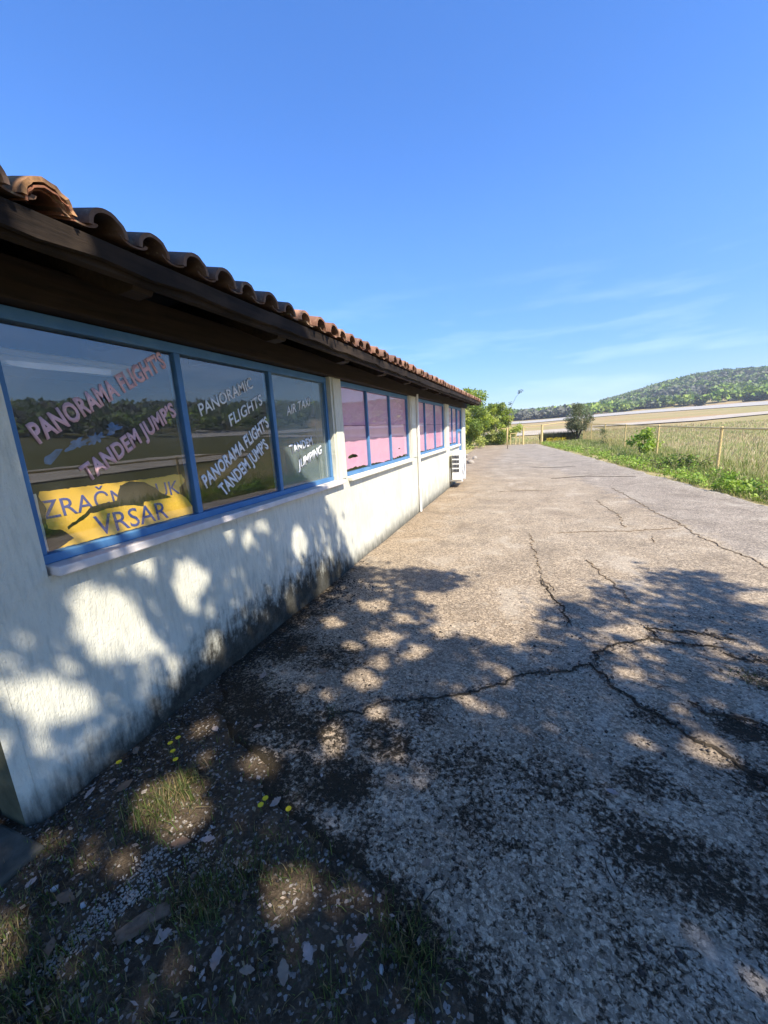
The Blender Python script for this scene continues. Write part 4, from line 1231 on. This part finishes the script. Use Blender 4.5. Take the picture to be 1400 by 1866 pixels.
# grass on the verge
def verge():
    n = 42000
    y = 4 + (32-4)*rng.uniform(0, 1, n)**1.25
    xl = apron_right(y) + .10; xr = np.array([FX(a) for a in y]) + np.where(rng.uniform(0, 1, n) < .35, 1.6, .1)
    x = xl + (xr-xl)*rng.uniform(0, 1, n)**1.0
    cl = np.array([noise.noise(Vector((a*1.6, b*1.0, 3))) for a, b in zip(x, y)])
    d = x - xl
    kp = cl > -.30 + .25*(d < .25); x, y, cl, d = x[kp], y[kp], cl[kp], d[kp]; n = len(x)
    h = np.clip(.07 + .16*np.clip(d, 0, 1.2) + .16*np.maximum(cl, 0), .04, .5)*rng.uniform(.4, 1.3, n)*.8
    pal = np.array([(.20,.26,.055), (.28,.33,.08), (.14,.19,.045), (.38,.38,.15), (.50,.43,.23)])
    pr = rng.choice(5, n, p=[.24, .25, .15, .21, .15])
    c = pal[pr]*rng.uniform(.75, 1.25, (n, 1))
    P = np.stack([x, y, np.full(n, -.02)], 1)
    v, f = blades(P, h, .010 + .0006*y, .55)
    o = np_mesh('verge_grass', v, f, M['grass'], cols=np.repeat(c, 5, 0))
    tag(o, 'fresh green grass strip between pavement and fence', 'grass', kind='stuff')
    # yellow meadow grass beyond the fence
    n = 36000
    r = 8 + 52*rng.uniform(0, 1, n)**1.3
    az = np.radians(rng.uniform(6, 33, n)); x = np.sin(az)*r; y = np.cos(az)*r
    k = x > 4.6 - .0235*(y-12) + .1
    extra = rng.uniform(0, 1, (7000, 2)); xe = -4 + 9*extra[:, 0]; ye = 31.2 + 14*extra[:, 1]**1.4
    x = np.concatenate([x[k], xe]); y = np.concatenate([y[k], ye]); n = len(x)
    g = np.array([noise.noise(Vector((a*.18, b*.18, 8))) for a, b in zip(x, y)])
    pal = np.array([(.52,.43,.24), (.44,.39,.20), (.58,.50,.32), (.34,.38,.14), (.40,.29,.17)])
    pr = rng.choice(5, n, p=[.26, .22, .14, .3, .08]); pr = np.where((g > .02) & (rng.uniform(0, 1, n) < .6), 3, pr)
    c = pal[pr]*rng.uniform(.75, 1.2, (n, 1))
    P = np.stack([x, y, terrain(x, y)-.04], 1)
    v, f = blades(P, rng.uniform(.07, .27, n), .009 + .0007*np.hypot(x, y), .45)
    o = np_mesh('meadow_grass', v, f, M['grass'], cols=np.repeat(c, 5, 0))
    tag(o, 'dry straw coloured meadow grass beyond the fence', 'grass', kind='stuff')
    # broad low weeds along the pavement edge
    n = 1500
    y = 4 + 26*rng.uniform(0, 1, n)**1.4; x = apron_right(y) + .05 + np.abs(rng.normal(0, .45, n))
    keep = x < np.array([FX(a) for a in y]); x, y = x[keep], y[keep]
    g = np.array([noise.noise(Vector((a*2.2, b*1.6, 5))) for a, b in zip(x, y)]); k = g > -.05; x, y = x[k], y[k]; n = len(x)
    P = np.stack([x, y, rng.uniform(.03, .22, n)], 1)
    P = np.repeat(P, 5, 0) + rng.normal(0, .04, (n*5, 3))*np.array([1, 1, .5])
    v, f = leaf_quads(P, .07*rng.uniform(.6, 1.4, len(P)), .045*rng.uniform(.6, 1.4, len(P)), .0, np.array([[0, 0, 1.]]))
    c = np.array([(.26,.38,.06), (.34,.44,.09), (.19,.29,.05)])[rng.integers(0, 3, len(P))]*rng.uniform(.8, 1.2, (len(P), 1))
    o = np_mesh('verge_weeds', v, f, M['leaf'], cols=np.repeat(c, 4, 0))
    tag(o, 'low broad leaved weeds spilling over the pavement edge', 'weeds', kind='stuff')
    # yellow flowers by the gate
    n = 420
    x = 1.3 + 1.3*rng.uniform(0, 1, n); y = 30.8 + 1.1*rng.uniform(0, 1, n)
    P = np.stack([x, y, .12 + rng.uniform(0, .25, n)], 1)
    v, f = leaf_quads(P, .045, .045, 0, np.array([[0, 0, 1.]]))
    o = np_mesh('flower_patch', v, f, M['leaf'], cols=np.full((len(v), 3), 1.)*np.array([.62, .50, .05]))
    tag(o, 'patch of yellow wildflowers at the far end of the pavement edge', 'flowers', kind='stuff')
    # dark weeds hedge behind
    n = 5000
    x = .9 + 2.4*rng.uniform(0, 1, n); y = 32.2 + 1.2*rng.uniform(0, 1, n)
    P = np.stack([x, y, np.zeros(n)], 1)
    v, f = blades(P, rng.uniform(.4, .85, n), .03, .35)
    c = np.array([(.05,.06,.025), (.08,.085,.04), (.10,.09,.05)])[rng.integers(0, 3, n)]
    o = np_mesh('tall_weeds', v, f, M['grass'], cols=np.repeat(c, 5, 0))
    tag(o, 'dark strip of tall dry weeds between the gate and the corner bush', 'weeds', kind='stuff')
verge()

# near grass tufts, gravel, litter
TUFTS = [(-1.39,.89,.14,.12),(-1.41,.99,.10,.10),(-1.5,.85,.10,.08),(-.97,1.61,.06,.05),(-1.46,1.74,.07,.05),(-.88,.87,.12,.07),(-.7,.88,.10,.06),(-1.04,.68,.13,.09),(-.95,.68,.10,.08),(-.27,.79,.10,.09),(-.35,.81,.09,.08),(-.24,.70,.07,.07),
         (-1.33,.36,.16,.10),(-1.17,.38,.14,.10),(-1.09,.45,.10,.08),(-1.5,.4,.2,.1),(-.71,.7,.10,.06),(1.19,2.51,.10,.06),(-.53,.88,.06,.05),(-.87,.77,.09,.06),(-.47,.62,.08,.07),(-.88,.46,.14,.07),(-1.52,.43,.12,.08),(-1.3,.2,.25,.1),(-1.68,.62,.1,.06),(-.8,.3,.2,.08),(-.68,.55,.1,.05)]
def near_grass():
    P, Hh = [], []
    for x, y, s, h in TUFTS:
        n = int(300*s/.12*max(h/.1, .6))
        q = rng.normal(0, s*.5, (n, 2))
        h *= .55 if y < .6 else .8; P.append(np.c_[x + q[:, 0], y + q[:, 1], np.full(n, -.005)]); Hh.append(h*rng.uniform(.4, 1.2, n))
    n = 1500                                        # sparse stray blades
    q = np.c_[rng.uniform(-1.8, .0, n), rng.uniform(.15, 1.3, n)]
    k = q[:, 0] < apron_left(q[:, 1]) + .1; q = q[k]
    P.append(np.c_[q, np.full(len(q), -.005)]); Hh.append(rng.uniform(.02, .06, len(q)))
    P = np.concatenate(P); Hh = np.concatenate(Hh)
    k = P[:, 0] > XW + .03 if False else ~((P[:, 0] < XW + .02) & (P[:, 1] > .62))
    P, Hh = P[k], Hh[k]
    pal = np.array([(.065,.085,.025), (.09,.12,.03), (.13,.17,.04), (.26,.20,.09), (.18,.13,.07)])
    c = pal[rng.choice(5, len(P), p=[.27, .24, .15, .19, .15])]*rng.uniform(.7, 1.25, (len(P), 1))
    v, f = blades(P, Hh, .0032, .6)
    o = np_mesh('tufted_grass', v, f, M['grass'], cols=np.repeat(c, 5, 0))
    tag(o, 'tufts of short grass growing in the dark soil by the wall corner', 'grass', kind='stuff')
near_grass()

def pebble_mesh(P, S, name, mat):
    ico = bmesh.new(); bmesh.ops.create_icosphere(ico, subdivisions=1, radius=1)
    bv = np.array([v.co[:] for v in ico.verts]); bf = np.array([[v.index for v in f.verts] for f in ico.faces]); ico.free()
    n = len(P)
    sc = S[:, None, None]*rng.uniform(.55, 1.25, (n, 1, 3))*np.array([1, 1, .7])
    V = bv[None]*sc*rng.uniform(.8, 1.2, (n, len(bv), 1))
    a = rng.uniform(0, 6.28, n); ca, sa = np.cos(a)[:, None], np.sin(a)[:, None]
    V = np.stack([V[..., 0]*ca - V[..., 1]*sa, V[..., 0]*sa + V[..., 1]*ca, V[..., 2]], -1) + P[:, None]
    F = bf[None] + (np.arange(n)*len(bv))[:, None, None]
    return np_mesh(name, V.reshape(-1, 3), F.reshape(-1, 3), mat)
gl = np.array([(-1.29,.46),(-1.27,.54),(-1.24,.61),(-1.25,.69),(-1.26,.75),(-1.23,.82),(-1.1,.78),(-1.0,.78)])
q = gl[rng.choice(len(gl), 1900, p=[.13,.16,.18,.16,.14,.1,.07,.06])] + rng.normal(0, .036, (1900, 2))
o = pebble_mesh(np.c_[q, rng.uniform(-.002, .008, len(q))], rng.uniform(.002, .0055, len(q)), 'gravel', M['stone'])
tag(o, 'spill of pale grey gravel on the dark soil', 'gravel', kind='stuff')
# crumbs of dirt, moss and concrete along the wall foot and over the near slab
n = 5200
y = rng.uniform(.2, 3.4, n); x = np.where(rng.uniform(0, 1, n) < .55, XW + np.abs(rng.normal(0, .35, n)) + .01, rng.uniform(-1.8, 1.6, n))
o = pebble_mesh(np.c_[x, y, np.full(n, .012)], np.abs(rng.normal(0, .0042, n)) + .0015, 'debris', simple('dark_crumbs', (.06, .05, .042), .95, .6, 90, .1))
tag(o, 'dark crumbs of moss and dirt scattered over the near pavement', 'debris', kind='stuff')
STONES = [(-1.51,.55,.016,'rounded'),(-1.36,.55,.011,'small'),(-.36,.72,.010,'white'),(-1.07,.735,.02,'brown')]
for (x, y, s, k), lab in zip(STONES, ('larger grey stone near the doorstep', 'small pale stone right of the larger stone by the doorstep', 'small white pebble near the right grass tuft', 'flat brown stone at the upper end of the gravel')):
    o = pebble_mesh(np.array([[0, 0, .0]]), np.array([s]), 'stone', simple('s', (.38,.36,.34) if k != 'brown' else (.17,.11,.08), .9, .2, 60, .2))
    o.location = (x, y, .012); tag(o, lab, 'stone')
cp = []
for pts, w in CRACKS:
    if w <= .014: continue
    p = np.array(pts); d = np.concatenate([[0], np.cumsum(np.hypot(*np.diff(p, axis=0).T))]); k = int(d[-1]*150)
    s_ = rng.uniform(0, d[-1], k); cp.append(np.stack([np.interp(s_, d, p[:, 0]), np.interp(s_, d, p[:, 1])], 1) + rng.normal(0, .022, (k, 2)))
cp = np.concatenate(cp)
o = pebble_mesh(np.c_[cp, np.full(len(cp), .016)], np.abs(rng.normal(0, .005, len(cp))) + .002, 'crumbs', simple('crack_crumbs', (.12, .10, .08), .95, .7, 70, .1))
tag(o, 'loose crumbs of concrete and dirt along the pavement cracks', 'crumbs', kind='stuff')
# piece of bark
mb = MB()
pts = [(-.07,-.02),(-.03,-.03),(.02,-.022),(.075,-.03),(.08,.01),(.03,.022),(-.02,.03),(-.075,.018)]
mb.add([(a, b, .004+.006*math.sin(i*2.1)) for i, (a, b) in enumerate(pts)] + [(a*.95, b*.9, .016+.006*math.sin(i*1.7)) for i, (a, b) in enumerate(pts)],
       [tuple(range(7, -1, -1)), tuple(range(8, 16))] + [(i, (i+1) % 8, 8+(i+1) % 8, 8+i) for i in range(8)])
o = mb.build('bark_chip', simple('bark_chip', (.16,.11,.075), .95, .35, 40, .1, .8)); o.location = (-1.12, .58, .006); o.rotation_euler = (0, .1, 1.0)
tag(o, 'torn piece of brown bark lying on the soil', 'bark')

# rubble by the far corner of the building
pts = [(-2.3, 14.2), (-2.6, 15.1), (-2.2, 16.3), (-2.7, 17.6), (-2.3, 18.4), (-3.0, 20.5), (-2.5, 13.6)]
for i, (x, y) in enumerate(pts):
    o = pebble_mesh(np.array([[0, 0, 0.]]), np.array([random.uniform(.10, .2)]), 'rubble_block', M['stone'])
    o.location = (x, y, .04)
    tag(o, 'broken pale concrete lump beside the far corner of the building', 'rubble', 'rubble beside the far corner of the building')

# scraps of leaf litter
def litter():
    n = 1500
    q = np.c_[rng.uniform(-1.82, .5, n), rng.uniform(.1, 2.3, n)]
    w = np.where(q[:, 0] < apron_left(q[:, 1]) + .15, 1, .16*(q[:, 1] < 1.9) + .05)
    q = q[rng.uniform(0, 1, n) < w]; n = len(q)
    P = np.c_[q, rng.uniform(.008, .022, n)]
    d = unit(np.c_[rng.normal(size=(n, 2)), rng.normal(0, .18, n)]); sd = unit(np.cross(d, np.array([0, 0, 1.]) + rng.normal(0, .25, (n, 3))))
    L = rng.uniform(.008, .03, n)[:, None]; W = L*rng.uniform(.3, .8, (n, 1))
    v = np.stack([P - d*L/2, P + sd*W/2 + d*L*.1, P + d*L/2, P - sd*W/2 - d*L*.06], 1).reshape(-1, 3)
    c = np.array([(.20,.14,.09), (.30,.23,.17), (.12,.08,.05), (.36,.31,.27), (.24,.18,.10)])[rng.integers(0, 5, n)]*rng.uniform(.7, 1.2, (n, 1))
    o = np_mesh('leaf_litter', v, np.arange(4*n).reshape(n, 4), M['dry'], cols=np.repeat(c, 4, 0))
    tag(o, 'brown scraps of dead leaves strewn over the soil and slab edge', 'leaf litter', kind='stuff')
litter()

# dry oak leaves
def dry_leaf_mesh(seed, col):
    rs = random.Random(seed); L, Wd = .024, .013
    prof = []
    for k in range(13):
        t = k/12; w = math.sin(math.pi*min(1, t*.95+.04))*Wd*(1 + .17*math.sin(k*2.3+seed))
        prof.append((t*2*L-L, w))
    curl = rs.uniform(4, 12); vs = []
    for x, w in prof:
        z = curl*x*x*.9
        vs += [(x, -w, z + w*.5 + rs.uniform(0, .003)), (x, 0, z), (x, w, z + w*.35 + rs.uniform(0, .003))]
    F = []
    for k in range(12):
        F += [(k*3, k*3+3, k*3+4, k*3+1), (k*3+1, k*3+4, k*3+5, k*3+2)]
    me_o = np_mesh('fallen_leaf', np.array(vs), np.array(F), M['dry'], cols=np.tile(col, (len(vs), 1)))
    m = me_o.modifiers.new('thick', 'SOLIDIFY'); m.thickness = .0006
    return me_o
LV = [(-.82,.58),(-.72,.59),(-.57,.68),(-1.43,.54),(-.44,.75),(.12,1.02),(-1.6,.53),(-1.33,.44),(-1.02,.57),(-.62,.62),(-1.11,.84),(-.46,.73),(-1.73,.91),(-1.79,1.07),(-1.51,1.3),(-1.65,.91),(-1.3,1.38),(-1.02,1.35),(-1.77,.84),(-1.2,.8),(-.95,1.05),(-.3,1.02),(.35,1.5),(.9,1.55),(-1.55,1.75),(-1.2,1.9)]
for i, (x, y) in enumerate(LV):
    col = [(.40,.30,.24), (.32,.23,.16), (.46,.37,.32), (.20,.12,.07)][i % 4]
    o = dry_leaf_mesh(i, col); s = random.uniform(.85, 1.45); o.scale = (s, s, s)
    o.location = (x, y, .02); o.rotation_euler = (random.uniform(-.35, .35), random.uniform(-.35, .35), random.uniform(0, 6.28))
    tag(o, 'dry brown fallen leaf lying on the shaded near ground', 'leaf', 'fallen leaves on the near ground')
# twigs
for (x, y, a, l) in ((-.78,.47,.3,.16), (-.6,.5,-.5,.14), (.28,1.2,1.9,.12), (-.25,.95,.9,.1), (.75,2.3,.4,.1), (-1.0,.95,2.2,.12)):
    mb = MB(); mb.tube([(-l/2, 0, .004), (-l*.1, .006, .008), (l*.2, -.004, .007), (l/2, .004, .004)], [.0022, .002, .0016, .001], 5)
    o = mb.build('twig', M['bark']); o.location = (x, y, .014); o.rotation_euler = (0, 0, a)
    tag(o, 'thin dry twig lying on the near ground', 'twig', 'twigs on the near ground')
# dandelions
FL = [(-1.63,1.13,.05),(-1.58,1.10,.045),(-1.53,1.07,.04),(-1.77,.97,.05),(-1.61,1.16,.06),(-1.0,1.04,.03),(-1.0,1.01,.03),(-.88,1.03,.03)]
fm, sm = None, None
for i, (x, y, h) in enumerate(FL):
    T = empty('dandelion', (x, y, .005), 'small yellow flower growing at the foot of the wall' if i < 5 else 'small yellow flower on the mossy slab edge', 'flower', 'yellow flowers near the wall foot' if i < 5 else 'yellow flowers on the mossy slab')
    mb = MB(); mb.tube([(0, 0, 0), (.003, .002, h*.5), (.006, 0, h)], .0012, 5); mb.build('stem', M['stem'], T)
    mb = MB()
    for k in range(14):
        a = k*6.283/14; mb.add([(.006, 0, h), (.006+.0105*math.cos(a-.2), .0105*math.sin(a-.2), h+.004), (.006+.013*math.cos(a), .013*math.sin(a), h+.003), (.006+.0105*math.cos(a+.2), .0105*math.sin(a+.2), h+.004)], [(0, 1, 2, 3)])
    mb.build('flower_head', M['petal'], T)

# ------------------------------------------------------------------ air
hz = MB(); hz.box(-1000, 1000, -1000, 1000, -3, 75)
hm = bpy.data.materials.new('haze'); hm.use_nodes = True
hn = hm.node_tree.nodes; hn.clear()
ho = hn.new('ShaderNodeOutputMaterial'); hv = hn.new('ShaderNodeVolumePrincipled')
hv.inputs['Color'].default_value = (.86, .91, 1.0, 1); hv.inputs['Density'].default_value = .0006; hv.inputs['Anisotropy'].default_value = .2
hm.node_tree.links.new(hv.outputs[0], ho.inputs['Volume'])
tag(hz.build('haze', hm), kind='stuff')
